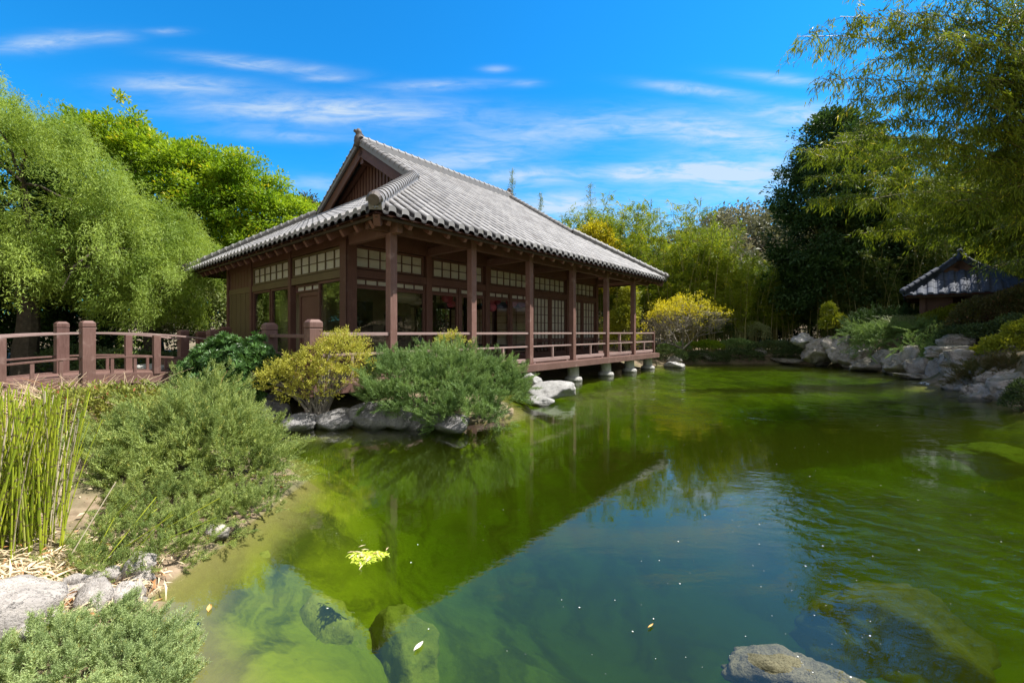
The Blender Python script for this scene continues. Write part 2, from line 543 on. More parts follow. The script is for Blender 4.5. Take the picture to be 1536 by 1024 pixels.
# leaves
L_WILLOW = leaf_mat('pale_willow_leaf', (.09, .155, .018), (.29, .37, .075), .42, patch=.7)
L_GREEN = leaf_mat('bright_green_leaf', (.07, .155, .008), (.24, .33, .018), .45, c=(.40, .36, .02), patch=.5)
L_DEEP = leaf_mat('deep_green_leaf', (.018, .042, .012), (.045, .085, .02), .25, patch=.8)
L_YELLOW = leaf_mat('yellow_leaf', (.28, .27, .014), (.52, .45, .025), .35, patch=.8)
L_GINKGO = leaf_mat('yellow_green_leaf', (.12, .16, .015), (.27, .27, .02), .35, patch=.8)
L_RUSSET = leaf_mat('russet_leaf', (.05, .075, .018), (.10, .075, .03), .3, c=(.18, .09, .05), patch=1.5)
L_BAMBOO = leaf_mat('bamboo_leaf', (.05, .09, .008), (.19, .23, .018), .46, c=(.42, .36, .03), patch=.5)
L_BAMBOO_Y = leaf_mat('sunlit_bamboo_leaf', (.05, .095, .010), (.235, .285, .02), .46, c=(.48, .42, .03), patch=.5)  # bamboo leaf colour lightened, sunlight put into it
L_BAMBOO_D = leaf_mat('shaded_bamboo_leaf', (.03, .06, .012), (.105, .14, .022), .40, c=(.22, .20, .04), patch=.5)  # bamboo leaf colour darkened, shade put into it
L_JUNIPER = leaf_mat('juniper_leaf', (.085, .135, .035), (.27, .325, .09), .25, c=(.34, .33, .08), patch=3)
L_JUNIPER_B = leaf_mat('blue_juniper_leaf', (.14, .20, .075), (.32, .39, .16), .25, c=(.28, .28, .08), patch=5)
L_JUNIPER_D = leaf_mat('dark_juniper_leaf', (.07, .13, .04), (.20, .285, .09), .25, patch=2)
L_PITTO = leaf_mat('glossy_shrub_leaf', (.028, .075, .018), (.075, .15, .035), .2, patch=2, spec=.4, rough=.35)
L_AZALEA = leaf_mat('yellow_shrub_leaf', (.22, .23, .03), (.44, .42, .08),   .3, c=(.34, .22, .08), patch=2.5)
L_REDSHRUB = leaf_mat('red_tinged_leaf', (.11, .14, .03), (.25, .25, .05), .3, c=(.30, .10, .05), patch=3)
L_COVER = leaf_mat('ground_cover_leaf', (.03, .055, .02), (.075, .105, .035), .25, patch=1.0)
L_PALE = leaf_mat('pale_shrub_leaf', (.15, .19, .07), (.30, .33, .16), .3, patch=1.5)
L_REED = leaf_mat('horsetail_stem', (.13, .19, .012), (.38, .41, .035), .15, c=(.42, .36, .26), patch=6)
L_STRAW = leaf_mat('dry_straw', (.42, .33, .20), (.62, .52, .38), .25, c=(.32, .15, .06), patch=5)
L_FAR = leaf_mat('far_tree_leaf', (.07, .082, .05), (.155, .145, .09), .3, patch=.15)
BARK = plain_mat('bark', (.085, .066, .05), (.045, .035, .027), .85, 9, .6)
BARK_GREY = plain_mat('grey_bark', (.27, .24, .20), (.16, .14, .115), .85, 12, .5)
CULM = plain_mat('bamboo_culm', (.24, .23, .07), (.36, .31, .13), .5, 3, .1)

# ------------------------------------------------------------------ ground, pond and hill
POND = np.array([(-.9, 1.2), (-1.5, 1.9), (-2.02, 2.42), (-2.18, 2.8), (-2.25, 3.4), (-2.1, 3.9), (-2.2, 4.6), (-2.9, 5.5), (-3.9, 6.0), (-6, 6.6), (-9, 7.4), (-11.6, 8.6), (-15, 12.4), (-20, 17),
                 (-18.5, 19.5), (-13.5, 15.0), (-10.2, 12.6), (-8.0, 10.8), (-6, 8.9), (-4.7, 7.75), (-4.0, 7.3), (-2.9, 7.22), (-1.9, 7.3), (-1.0, 7.3), (-.3, 7.7), (.1, 8.6), (-.2, 10.0), (-.6, 11.4),
                 (.3, 13.4), (2.7, 16.3), (4.6, 18.6), (6.4, 19.7), (7.0, 20.7), (9, 21.6), (11.8, 21.9), (15, 21.7), (15.6, 20), (15.2, 18.3), (14.3, 15.0), (12.9, 13.3), (12.2, 11.9), (11.3, 10.2),
                 (10.5, 8.6), (9.6, 6.5), (8, 4), (5, 1.7), (2.6, .9), (.6, .75)])


def pond_sd(X, Y):
    """distance to the shore, positive on land"""
    d2 = np.full(X.shape, 1e12); ins = np.zeros(X.shape, bool)
    n = len(POND)
    for i in range(n):
        a, b = POND[i], POND[(i + 1) % n]
        e = b - a
        tt = np.clip(((X - a[0]) * e[0] + (Y - a[1]) * e[1]) / (e @ e), 0, 1)
        d2 = np.minimum(d2, (X - a[0] - tt * e[0]) ** 2 + (Y - a[1] - tt * e[1]) ** 2)
        cr = ((a[1] > Y) != (b[1] > Y))
        with np.errstate(divide='ignore', invalid='ignore'):
            xi = (b[0] - a[0]) * (Y - a[1]) / (b[1] - a[1]) + a[0]
        ins ^= cr & (X < xi)
    d = np.sqrt(d2)
    return np.where(ins, -d, d)


def sstep(x, a, b):
    t_ = np.clip((x - a) / (b - a), 0, 1)
    return t_ * t_ * (3 - 2 * t_)


def land_h(X, Y):
    X = np.asarray(X, float); Y = np.asarray(Y, float)
    d = pond_sd(X, Y)
    P = np.stack([X, Y, np.zeros_like(X)], -1)
    nz = fbm(P * .6, 3) - .5
    nf = fbm(P * 2.5, 5) - .5
    low = .03 + .30 * sstep(d, 0, 1.6) + .04 * np.clip(d - 1, 0, 20) + nz * .18 * sstep(d, .2, 2)
    right = sstep(X, 8.5, 11.5) * sstep(Y, 23.5, 20.5) * sstep(Y, 2, 8)
    hi = .05 + 1.0 * sstep(d, .1, 1.0) + .16 * np.clip(d - .8, 0, 30) + nz * .35 * sstep(d, .5, 3)
    isl = sstep(np.hypot(X + 1.5, Y - 14.5), 9.5, 6.5)
    low = low * (1 - isl) + np.minimum(low, .36) * isl
    h = low * (1 - right) + hi * right
    far = sstep(Y, 26, 60)
    h = h + far * (.04 * (Y - 26)) * (fbm(P * .02, 8) + .3)
    h = h + 21.0 * np.exp(-(((X - 58) / 30) ** 2 + ((Y - 105) / 26) ** 2))
    h = np.where(d > 0, h + nf * .05 * sstep(d, .05, .5), h)
    deep = np.exp(-(((X - 2.0) / 3.0) ** 2 + ((Y - 5.6) / 2.3) ** 2) ** 1.5)
    shelf = 1 - .76 * sstep(Y, 8.0, 13.5)
    bed = -.05 - (.85 * sstep(-d, 0.0, 1.7) + .15 * sstep(-d, 2, 6)) * shelf - 1.35 * deep + (fbm(P * .9, 21) - .5) * .55 * sstep(-d, .3, 1.5) * shelf ** 1.3 + nf * .08 * sstep(-d, .1, .6)
    return np.where(d > 0, h, np.minimum(bed, -.03))


def nonuni(lo, hi, step, far_lo, far_hi):
    core = np.arange(lo, hi, step)
    g1 = hi + np.cumsum(step * 1.16 ** np.arange(1, 60)); g1 = np.append(g1[g1 < far_hi], far_hi)
    g0 = lo - np.cumsum(step * 1.16 ** np.arange(1, 60)); g0 = np.append(g0[g0 > far_lo], far_lo)[::-1]
    return np.concatenate([g0, core, g1])


gx = nonuni(-14, 18, .14, -900, 900)
gy = nonuni(-1, 25, .14, -300, 1400)
GX, GY = np.meshgrid(gx, gy)
GZ = land_h(GX, GY)
nx, ny = len(gx), len(gy)
gi = np.arange(nx * ny).reshape(ny, nx)
GF = np.stack([gi[:-1, :-1], gi[:-1, 1:], gi[1:, 1:], gi[1:, :-1]], -1).reshape(-1, 4)

m, t = mat('ground_soil')
p = geopos(t)
z = t.xyz(p)[2]
n1 = t.noise(p, .8, 6, .6)
n2 = t.noise(p, 9, 5, .65)
soil = t.mix(t.ramp(n2, .3, .7), (.16, .115, .075), (.29, .22, .15))
soil = t.mix(t.m('MULTIPLY', t.ramp(n1, .42, .62), .7), soil, (.07, .085, .03))
# pond bed: silt and filamentous algae
wv = t.vm('ADD', p, t.vm('MULTIPLY', t.comb(n1, t.noise(p, 1.3, 4), n2), (1.5, 1.5, 0)))
al = t.noise(t.vm('MULTIPLY', wv, (1.2, .7, 1)), .9, 7, .66, 1.2)
al2 = t.noise(p, 3.5, 6, .7, 2.0)
bed = t.mix(t.ramp(al, .34, .62), (.03, .045, .003), (.15, .19, .006))
bed = t.mix(t.m('MULTIPLY', t.ramp(al2, .5, .75), .5), bed, (.19, .22, .012))
bed = t.mix(t.m('MULTIPLY', t.ramp(t.m('MULTIPLY_ADD', n1, .2, z), -.10, .05), .8), bed, (.17, .15, .055))
cl = t.mix(t.ramp(z, -.02, .02), bed, soil)
t.t.links.new(principled(t, cl, .9, t.bump(n2, .5, .03), .15), t.out.inputs[0])
ground = mesh_np('ground', np.stack([GX, GY, GZ], -1).reshape(-1, 3), GF, m, smooth=True)
tag(ground, 'earth banks and green weedy bed of the garden pond', 'ground', kind='structure')

m, t = mat('pond_water')
p = geopos(t)
x, y, z = t.xyz(p)
# ripples: a breeze over the open right and far side, still water by the left bank
r1 = t.noise(t.vm('MULTIPLY', p, (2.2, 5.0, 1)), 1.2, 3, .5, .4)
r2 = t.noise(t.vm('MULTIPLY', p, (5.5, 9.0, 1)), 1.6, 3, .55, .6)
ang = t.m('ADD', t.m('MULTIPLY', x, .75), t.m('MULTIPLY', y, .66))
wvn = t.noise(p, 1.5, 2)
rip = t.m('SINE', t.m('ADD', t.m('MULTIPLY', ang, 21.0), t.m('MULTIPLY', wvn, 16.0)))
d1_ = t.m('SQRT', t.m('ADD', t.m('POWER', t.m('SUBTRACT', x, 3.4), 2.0), t.m('POWER', t.m('MULTIPLY', t.m('SUBTRACT', y, 3.2), .8), 2.0)))
gust = t.ramp(d1_, 1.7, .4)
farm = t.ramp(t.m('ADD', t.m('MULTIPLY', x, .25), t.m('MULTIPLY', y, .6)), 3.8, 7.5)
patch_ = t.ramp(t.noise(p, .55, 3), .42, .6)
amp = t.m('ADD', t.m('MULTIPLY', gust, .8), t.m('ADD', t.m('MULTIPLY', farm, t.m('MULTIPLY_ADD', patch_, .22, .12)), .024))
swell = t.noise(t.vm('MULTIPLY', p, (.9, 2.0, 1)), .8, 2, .4, .3)
hgt = t.m('ADD', t.m('ADD', t.m('MULTIPLY_ADD', swell, 1.2, t.m('MULTIPLY', r1, .55)), t.m('MULTIPLY', r2, .3)), t.m('MULTIPLY', t.m('MULTIPLY', rip, gust), .09))
nrm = t.bump(t.m('MULTIPLY', hgt, amp), .5, .1)
fr = t.n('ShaderNodeFresnel'); fr.inputs[0].default_value = 1.33; t.put(fr.inputs['Normal'], nrm)
gl = t.n('ShaderNodeBsdfGlossy'); gl.inputs['Roughness'].default_value = .0; t.put(gl.inputs['Normal'], nrm)
tr = t.n('ShaderNodeBsdfTransparent')
mx = t.n('ShaderNodeMixShader'); t.put(mx.inputs[0], t.m('MINIMUM', t.m('MULTIPLY', fr.outputs[0], 2.0), t.m('MULTIPLY_ADD', fr.outputs[0], .30, .30)))
t.t.links.new(tr.outputs[0], mx.inputs[1]); t.t.links.new(gl.outputs[0], mx.inputs[2])
t.t.links.new(mx.outputs[0], t.out.inputs[0])
va = t.n('ShaderNodeVolumeAbsorption'); va.inputs[0].default_value = (.50, .66, .08, 1); va.inputs[1].default_value = 1.1
vs = t.n('ShaderNodeVolumeScatter'); vs.inputs[0].default_value = (.50, .58, .05, 1); vs.inputs[1].default_value = .075
av = t.n('ShaderNodeAddShader')
t.t.links.new(va.outputs[0], av.inputs[0]); t.t.links.new(vs.outputs[0], av.inputs[1])
t.t.links.new(av.outputs[0], t.out.inputs['Volume'])
wb = MB(); wb.box(-24, 17, .3, 24.5, -3.2, 0.0)
water = wb.build('water', m)
tag(water, 'green garden pond water', 'water', kind='structure')

# ------------------------------------------------------------------ rocks
def rock(loc, size, m, seed, name='boulder', label=None, cat='rock', group=None, rz=0.0, planes=11, sub=4, rough=.16, flat=.0, parent=None):
    r = np.random.default_rng(seed)
    bm = bmesh.new(); bmesh.ops.create_icosphere(bm, subdivisions=sub, radius=1)
    V = np.array([v.co[:] for v in bm.verts]); Fc = np.array([[v.index for v in f.verts] for f in bm.faces]); bm.free()
    N = sphere_dirs(planes, r); D = r.uniform(.62, .95, planes)
    if flat: N = np.concatenate([N, [[.1, .05, .99]]]); D = np.append(D, flat)
    q = V @ N.T
    rad = np.min(np.where(q > .05, D / np.maximum(q, .05), 9), axis=1)
    rad = np.minimum(rad, 1.12)
    rad = rad * (1 + rough * (fbm(V * 2.2 + seed, seed, 4) - .5) * 2 + .05 * (fbm(V * 9 + seed, seed + 3, 3) - .5) * 2)
    V = V * rad[:, None] * np.array(size)
    c, s = math.cos(rz), math.sin(rz)
    V = np.stack([V[:, 0] * c - V[:, 1] * s, V[:, 0] * s + V[:, 1] * c, V[:, 2]], 1)
    o = mesh_np(name, V, Fc, m, parent, smooth=True)
    o.location = loc
    return tag(o, label, cat, group)


G_L = 'pale rocks on the near left bank'
G_I = 'rocks edging the pavilion island'
G_R = 'rocks walling the right shore'
# near left bank
for px, py, sx, sy, sz, z, lab, sd in [
    (5, 935, .26, .24, .22, .08, 'big rounded pale boulder at the left edge beside the reeds', 1),
    (207, 852, .07, .06, .075, .10, 'small pale stone perched alone against the low juniper', 2),
    (213, 875, .055, .05, .05, .03, 'small white stone wedged under the perched stone', 3),
    (160, 868, .065, .055, .045, .09, 'small white stone half covered by the low juniper', 4),
    (120, 880, .075, .06, .045, .10, 'smooth pale stone nearest the base of the reeds', 5),
    (105, 904, .13, .09, .06, .05, 'long flat pale slab above the bluish juniper', 6),
    (150, 904, .10, .085, .085, .04, 'largest white block in the row at the water edge', 7),
    (189, 902, .07, .07, .075, .02, 'grey sided block at the water end of the stone row', 8),
    (207, 912, .04, .04, .03, .0, 'tiny pale pebble touching the water below the block', 9),
    (60, 940, .085, .07, .05, .06, 'flattish pale stone between big boulder and bluish juniper', 10),
    (33, 962, .07, .06, .05, .07, 'pale stone leaning on the big rounded boulder', 12),
    (318, 801, .11, .06, .05, .01, 'pale ledge stone under the juniper at the water line', 13)]:
    g = ground_at(px, py, z)
    k_ = 1.0 if sd == 1 else 1.3
    rock(g + np.array((0, 0, .015)), (sx * k_, sy * k_, sz * k_), ROCK_PALE, sd, label=lab, group=G_L, rz=sd * .7, name='boulder')
# island edge
for px, py, Y, sx, sy, sz, lab, sd in [
    (352, 612, 8.1, .45, .4, .26, 'brown grey rock below the dark green shrub', 21),
    (405, 622, 7.6, .42, .35, .36, 'tall grey rock left of the yellow shrub', 22),
    (462, 632, 7.35, .55, .3, .16, 'low flat grey rock under the yellow shrub', 23),
    (553, 628, 7.35, .55, .34, .27, 'cracked blue grey rock between yellow shrub and juniper', 24),
    (508, 630, 7.3, .4, .3, .2, 'grey rock filling the gap under the yellow shrub right side', 31),
    (598, 629, 7.3, .36, .28, .2, 'grey rock just right of the cracked blue grey rock', 32),
    (672, 634, 7.1, .5, .3, .17, 'low grey rock mostly under the drooping island juniper', 33),
    (388, 612, 7.9, .4, .35, .36, 'upright grey rock below the gap between the dark green and yellow shrubs', 34),
    (632, 632, 7.35, .42, .3, .2, 'grey rock half hidden beneath the island juniper', 25),
    (833, 587, 10.35, .62, .45, .24, 'broad white rock beside the first stone piers', 27),
    (808, 601, 9.6, .32, .3, .13, 'low white rock in front of the broad white rock', 28),
    (797, 574, 10.9, .25, .25, .22, 'white rock against the first stone pier', 29),
    (1012, 550, 19.9, .55, .45, .3, 'white rock standing in the water past the deck end', 30)]:
    c = at(px, py, Y)
    rock(c, (sx, sy, sz), ROCK_GREY if sd < 26 or sd > 30 else ROCK_WHITE, sd, label=lab, group=G_I, rz=sd * 1.3)
# right shore
for px, py, Y, sx, sy, sz, fl, lab, sd in [
    (1203, 511, 20.9, .58, .45, .34, 0, 'oval white grey boulder balanced on the wall end', 41),
    (1229, 528, 20.6, .95, .7, .74, .8, 'blocky fissured rock at the far left of the shore wall', 42),
    (1262, 526, 20.0, 1.0, .7, .80, .8, 'square stepped rock in the shore wall below the sapling', 43),
    (1284, 540, 19.2, .85, .7, .62, .8, 'sloping rock right of the square stepped rock', 44),
    (1313, 551, 18.0, 1.1, .7, .46, .8, 'long low rock under the hanging juniper', 45),
    (1352, 549, 16.5, .95, .65, .56, .8, 'brown grey rock under the middle of the hanging juniper', 46),
    (1381, 551, 15.4, .55, .5, .58, .8, 'upright rock at the right end of the hanging juniper', 47),
    (1338, 541, 17.2, .7, .5, .5, .8, 'tawny rock wedged between the long low rock and its right neighbour', 62),
    (1298, 532, 18.8, .7, .5, .62, .8, 'tall rock half veiled by the left end of the hanging juniper', 63),
    (1366, 540, 15.9, .5, .45, .6, .8, 'narrow rock peeping out below the middle of the hanging juniper', 64),
    (1470, 570, 11.4, .6, .5, .42, .8, 'rock between the big pointed rock and the tan flat topped rock', 65),
    (1508, 572, 10.6, .6, .5, .5, .8, 'rock half covered by the low reddish juniper', 66),
    (1490, 548, 12.3, .6, .5, .4, .8, 'rock behind the low reddish juniper', 67),
    (1378, 565, 14.9, .62, .45, .16, .6, 'flat rock lying in the water by the cascade', 48),
    (1407, 553, 14.4, .32, .4, .5, 0, 'dark brown rock in the gap of the cascade', 49),
    (1453, 545, 12.6, .78, .7, .52, .7, 'big pointed rock overhanging the water at the right', 50),
    (1424, 527, 13.6, .55, .5, .28, .6, 'slanting slab behind the big pointed rock', 51),
    (1437, 512, 14.6, .5, .4, .35, .8, 'grey rock in the ivy above the slanting slab', 52),
    (1470, 508, 15.2, .4, .35, .2, .8, 'bluish rock lying in the ground cover on the bank', 53),
    (1447, 578, 11.8, .6, .5, .38, .8, 'rock at the water line below the big pointed rock', 54),
    (1493, 594, 10.3, .62, .5, .34, .8, 'tan grey rock with a flat top near the right edge', 55),
    (1530, 585, 10.0, .7, .55, .45, .8, 'pale rock at the right edge under the reddish shrub', 56),
    (1432, 597, 11.2, .28, .25, .10, .6, 'small rock at the waterline left of the tan rock', 57),
    (1180, 541, 21.6, .8, .4, .16, .7, 'low dark rock at the far shore left of the wall', 58),
    (975 + 88, 533, 22.2, .5, .4, .22, .8, 'squat grey rock among the mounded far shrubs', 59),
    (1010, 541, 21.2, .42, .35, .28, .8, 'dark rock at the foot of the yellow crowned tree', 60),
    (1140, 526, 22.4, .4, .3, .25, .8, 'small grey rock showing above the far ground cover', 61)]:
    c = at(px, py, Y)
    rock(c, (sx, sy, sz), ROCK_SHORE if sd != 41 else ROCK_WHITE, sd, label=lab, group=G_R, rz=sd * .9, flat=fl, planes=18, rough=.34, sub=5 if sx > .5 else 4)
# under the water
for px, py, sx, sy, sz, z, lab, sd in [
    (345, 915, .42, .34, .26, -.42, 'yellow green sunken boulder nearest the left bank', 71),
    (475, 985, .45, .38, .30, -.66, 'rounded sunken boulder below the roof reflection', 72),
    (605, 985, .36, .3, .25, -.75, 'dim sunken boulder right of the rounded one', 73),
    (1185, 1018, .30, .17, .13, -.115, 'long grey slab just under the surface at the bottom', 75),
    (1340, 945, .75, .5, .32, -.80, 'large weedy sunken boulder at the lower right', 76),
    (1505, 690, .7, .6, .28, -.66, 'yellow green weedy boulder under water near the right edge', 79)]:
    g = ground_at(px, py, z)
    rock(g, (sx, sy, sz), {75: ROCK_SLAB, 76: ROCK_WEED}.get(sd, ROCK_WET), sd, name='sunken_boulder', label=lab, group='boulders under the pond water', rz=sd * .5, rough=.3, sub=5)

# ------------------------------------------------------------------ tiled hip-and-gable roof
def tile_face(name, parent, m, org, ev, uv, L, U, z0, slope, tw, course, lo, hi, amp=.105, step=.012, ns=10, seed=1):
    """one tiled slope: org at the eave corner, ev along the eave, uv inward; lo(u), hi(u) bound it along the eave"""
    r = np.random.default_rng(seed)
    ncol = int(round(L / tw)); tw = L / ncol
    nrow = int(math.ceil(U / course))
    s = np.array([0, .013, .045, .105, .195, .295, .395, .485, .545, .577, .59, .69, .88, 1.0]); ns = len(s) - 1      # upright-sided barrel, then the channel
    prof = amp * np.array([-.15, .42, .66, .87, .98, 1.0, .98, .87, .66, .42, -.15, -.42, -.42, -.15])
    E = np.concatenate([(c + s[:-1]) * tw for c in range(ncol)] + [[L]])
    Pz = np.concatenate([prof[:-1]] * ncol + [[prof[0]]])
    us, dz = [0.0], [-.05]
    for k in range(nrow):
        u0, u1 = k * course, min((k + 1) * course, U)
        us += [u0, u1]; dz += [step, 0.0]
    us = np.array(us); dz = np.array(dz)
    jig = r.normal(0, .004, (nrow, ncol))
    A = np.tile(E, (len(us), 1))
    for i, u in enumerate(us):
        A[i] = np.clip(A[i], lo(u), hi(u))
    Z = z0 + slope * us[:, None] + dz[:, None] + Pz[None]
    Z[0] = z0 - .045 + Pz * .55
    org = np.array(org, float); ev = np.array(ev, float); uv = np.array(uv, float)
    XY = org[None, None] + A[..., None] * ev + us[:, None, None] * uv
    V = np.concatenate([XY, Z[..., None]], -1).reshape(-1, 3)
    n = len(E)
    idx = np.arange(len(us) * n).reshape(len(us), n)
    Q = np.stack([idx[:-1, :-1], idx[:-1, 1:], idx[1:, 1:], idx[1:, :-1]], -1)
    cr = np.minimum((np.arange(len(us) - 1)) // 2, nrow - 1)
    cc = np.minimum(np.arange(n - 1) // ns, ncol - 1)
    rv = r.random((nrow, ncol))[cr][:, cc]
    wid = np.abs(A[:-1, 1:] - A[:-1, :-1]) + np.abs(A[1:, 1:] - A[1:, :-1])
    keep = wid > 1e-4
    if (ev[0] * uv[1] - ev[1] * uv[0]) < 0: Q = Q[..., ::-1]
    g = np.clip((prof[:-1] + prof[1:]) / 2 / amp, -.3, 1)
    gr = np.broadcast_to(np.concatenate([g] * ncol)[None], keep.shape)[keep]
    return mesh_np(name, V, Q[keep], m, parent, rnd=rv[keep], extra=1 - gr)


def barrel(mb, p0, p1, rad, seg, base=.10, lift=.0, flare=.16):
    """a run of overlapping half-round ridge tiles from p0 to p1 on a low mortar base"""
    p0, p1 = np.array(p0, float), np.array(p1, float)
    d = p1 - p0; Ln = np.linalg.norm(d); d = d / Ln
    sd = unit(np.cross(d, (0, 0, 1.0))); up = np.cross(sd, d)
    n = max(2, int(round(Ln / seg)))
    if base: mb.bar(p0 + up * (lift - base / 2), p1 + up * (lift - base / 2), rad * 1.75, base, up)
    a = np.linspace(-.12, math.pi + .12, 11)
    for k in range(n):
        q0 = p0 + d * (Ln * k / n); q1 = p0 + d * (Ln * (k + 1.10) / n)
        V = []
        for q, rr in ((q0, rad * (1 + flare)), (q0 + d * Ln / n * .22, rad * (1 + flare)), (q0 + d * Ln / n * .24, rad), (q1, rad)):
            V.append(q + up * lift + rr * (np.cos(a)[:, None] * sd + np.sin(a)[:, None] * up))
        V = np.concatenate(V)
        Q = [(i * 11 + j, i * 11 + j + 1, (i + 1) * 11 + j + 1, (i + 1) * 11 + j) for i in range(3) for j in range(10)]
        T = [(44, j + 1, j) for j in range(10)]
        mb.add(np.concatenate([V, [q0 + up * lift]]), Q, T)


def hip_gable_roof(root, m, t0, t1, w0, w1, z0, slope, in0, in1, tw, course, wood, ridge_h=.26, rad=.13, gable0=.55, seed=5, orn=1.0, ns=10, tile_amp=.105, cap=None):
    """roof parts under root, ridge along local x; in0/in1: how far in from each end the gables stand"""
    cw = (w0 + w1) / 2; U = (w1 - w0) / 2; L = t1 - t0; W = w1 - w0
    zr = z0 + slope * U
    lo = lambda u: min(u, in0)
    hi = lambda u: L - min(u, in1)
    kw = dict(z0=z0, slope=slope, tw=tw, course=course, ns=ns, amp=tile_amp)
    tile_face('roof_slope', root, m, (t0, w0), (1, 0), (0, 1), L, U, lo=lo, hi=hi, seed=seed, **kw)
    tile_face('roof_slope', root, m, (t0, w1), (1, 0), (0, -1), L, U, lo=lo, hi=hi, seed=seed + 1, **kw)
    tile_face('roof_skirt', root, m, (t0, w0), (0, 1), (1, 0), W, in0 + gable0, lo=lambda u: u, hi=lambda u: W - u, seed=seed + 2, **kw)
    tile_face('roof_skirt', root, m, (t1, w0), (0, 1), (-1, 0), W, in1 + gable0, lo=lambda u: u, hi=lambda u: W - u, seed=seed + 3, **kw)
    cap = cap or m
    # main ridge: stacked courses with a half-round cap
    r_ = MB()
    ra, rb = t0 + in0 + .02, t1 - in1 - .02
    r_.box(ra, rb, cw - rad * 1.25, cw + rad * 1.25, zr - .04, zr + ridge_h * .45)
    r_.box(ra + .02, rb - .02, cw - rad * 1.05, cw + rad * 1.05, zr + ridge_h * .46, zr + ridge_h * .8)
    barrel(r_, (ra, cw, zr + ridge_h * .8), (rb, cw, zr + ridge_h * .8), rad * .95, .30, 0)
    r_.build('main_ridge', cap, root)
    # hips and verges
    for (te, sg, inn) in ((t0, 1, in0), (t1, -1, in1)):
        for (we, sw) in ((w0, 1), (w1, -1)):
            h_ = MB()
            p0 = np.array((te + sg * .02, we + sw * .02, z0 + .10)); p1 = np.array((te + sg * inn, we + sw * inn, z0 + slope * inn + .13))
            barrel(h_, p0, p1, rad * 1.05, .27, .16, .03)
            hp = h_.build('hip_ridge', cap, root)
            e_ = MB()                                        # round end tile of the hip
            d = unit(p1 - p0)
            e_.tube([p0 - d * .10 + (0, 0, .06), p0 - d * .02 + (0, 0, .07), p0 + d * .12 + (0, 0, .07)], [rad * .8, rad * 1.05, rad * 1.05], 14)
            e_.build('end_tile', DARK_TILE if orn == 1.0 else cap, hp)  # solid cap coloured dark for the shade of a hollow end
            v_ = MB()
            q0 = np.array((te + sg * (inn + .06), we + sw * inn, z0 + slope * inn + .10)); q1 = np.array((te + sg * (inn + .06), cw, zr + .12))
            barrel(v_, q0, q1, rad * .82, .27, .14, .03)
            v_.build('verge_ridge', cap, root)
            b_ = MB()                                        # barge board
            b_.bar(q0 + (sg * .04, 0, -.2), q1 + (sg * .04, 0, -.2), .06, .34, (0, 0, 1), .10)
            b_.build('barge_board', wood, root, .006)
        # gable wall with upright slats and a king post
        g_ = MB()
        tg = te + sg * (inn + gable0)
        zb = z0 + slope * (inn + gable0) - .05
        hw_ = U - (inn + gable0) + .05
        n_ = 26
        for i in range(n_):
            y0 = -hw_ + (i + .5) * 2 * hw_ / n_
            top = zr - .16 - slope * abs(y0)
            if top > zb + .05: g_.box(tg - .03, tg + .03, cw + y0 - hw_ / n_ * .62, cw + y0 + hw_ / n_ * .62, zb, top)
        V = [(tg + sg * .05, cw - hw_, zb), (tg + sg * .05, cw + hw_, zb), (tg + sg * .05, cw, zr - .1)]
        g_.add(V, None, [(0, 1, 2)])
        g_.build('gable_wall', wood, root)
        k_ = MB()
        tk = te + sg * (inn + .12)
        k_.box(min(tk, tg), max(tk, tg), cw - .09, cw + .09, zr - .62, zr - .18)
        k_.bar((tk + sg * .30, cw - hw_ * .86, zb + .10), (tk + sg * .30, cw, zr - .30), .10, .14)
        k_.bar((tk + sg * .30, cw + hw_ * .86, zb + .10), (tk + sg * .30, cw, zr - .30), .10, .14)
        k_.build('gable_rafter', wood, root)
        # ridge-end ornament
        o_ = MB()
        tx = te + sg * inn
        zz = zr + ridge_h * .1
        for sy in (-1, 1):
            o_.tube([(tx, cw + sy * .05 * orn, zz), (tx, cw + sy * .17 * orn, zz + .05 * orn), (tx, cw + sy * .21 * orn, zz + .16 * orn), (tx, cw + sy * .15 * orn, zz + .22 * orn)], [.07 * orn, .075 * orn, .06 * orn, .035 * orn], 8)
        o_.lathe(tx, cw, [(.12 * orn, zz - .1), (.15 * orn, zz + .05 * orn), (.135 * orn, zz + .22 * orn), (.09 * orn, zz + .30 * orn), (.11 * orn, zz + .36 * orn), (.105 * orn, zz + .43 * orn), (.05 * orn, zz + .50 * orn)], 14)
        o_.tube([(tx - sg * .16 * orn, cw, zz + .40 * orn), (tx + sg * .05 * orn, cw, zz + .36 * orn), (tx + sg * .22 * orn, cw, zz + .25 * orn)], [.05 * orn, .075 * orn, .05 * orn], 10)
        o_.build('ridge_ornament', m if orn < 1 else DARK_TILE, root, smooth=True)
    # boarded underside, a board along the eaves
    s_ = MB(); d = .10
    zc = lambda u: z0 - d + slope * u
    ui = in0 + gable0
    s_.add([(t0 + .03, w0 + .03, zc(.03)), (t1 - .03, w0 + .03, zc(.03)), (t1 - U * .5, w0 + U * .5, zc(U * .5)), (t0 + U * .5, w0 + U * .5, zc(U * .5))], [(0, 1, 2, 3)])
    s_.add([(t0 + .03, w1 - .03, zc(.03)), (t1 - .03, w1 - .03, zc(.03)), (t1 - U * .5, w1 - U * .5, zc(U * .5)), (t0 + U * .5, w1 - U * .5, zc(U * .5))], [(3, 2, 1, 0)])
    s_.add([(t0 + .03, w0 + .03, zc(.03)), (t0 + .03, w1 - .03, zc(.03)), (t0 + U * .5, w1 - U * .5, zc(U * .5)), (t0 + U * .5, w0 + U * .5, zc(U * .5))], [(3, 2, 1, 0)])
    s_.add([(t1 - .03, w0 + .03, zc(.03)), (t1 - .03, w1 - .03, zc(.03)), (t1 - U * .5, w1 - U * .5, zc(U * .5)), (t1 - U * .5, w0 + U * .5, zc(U * .5))], [(0, 1, 2, 3)])
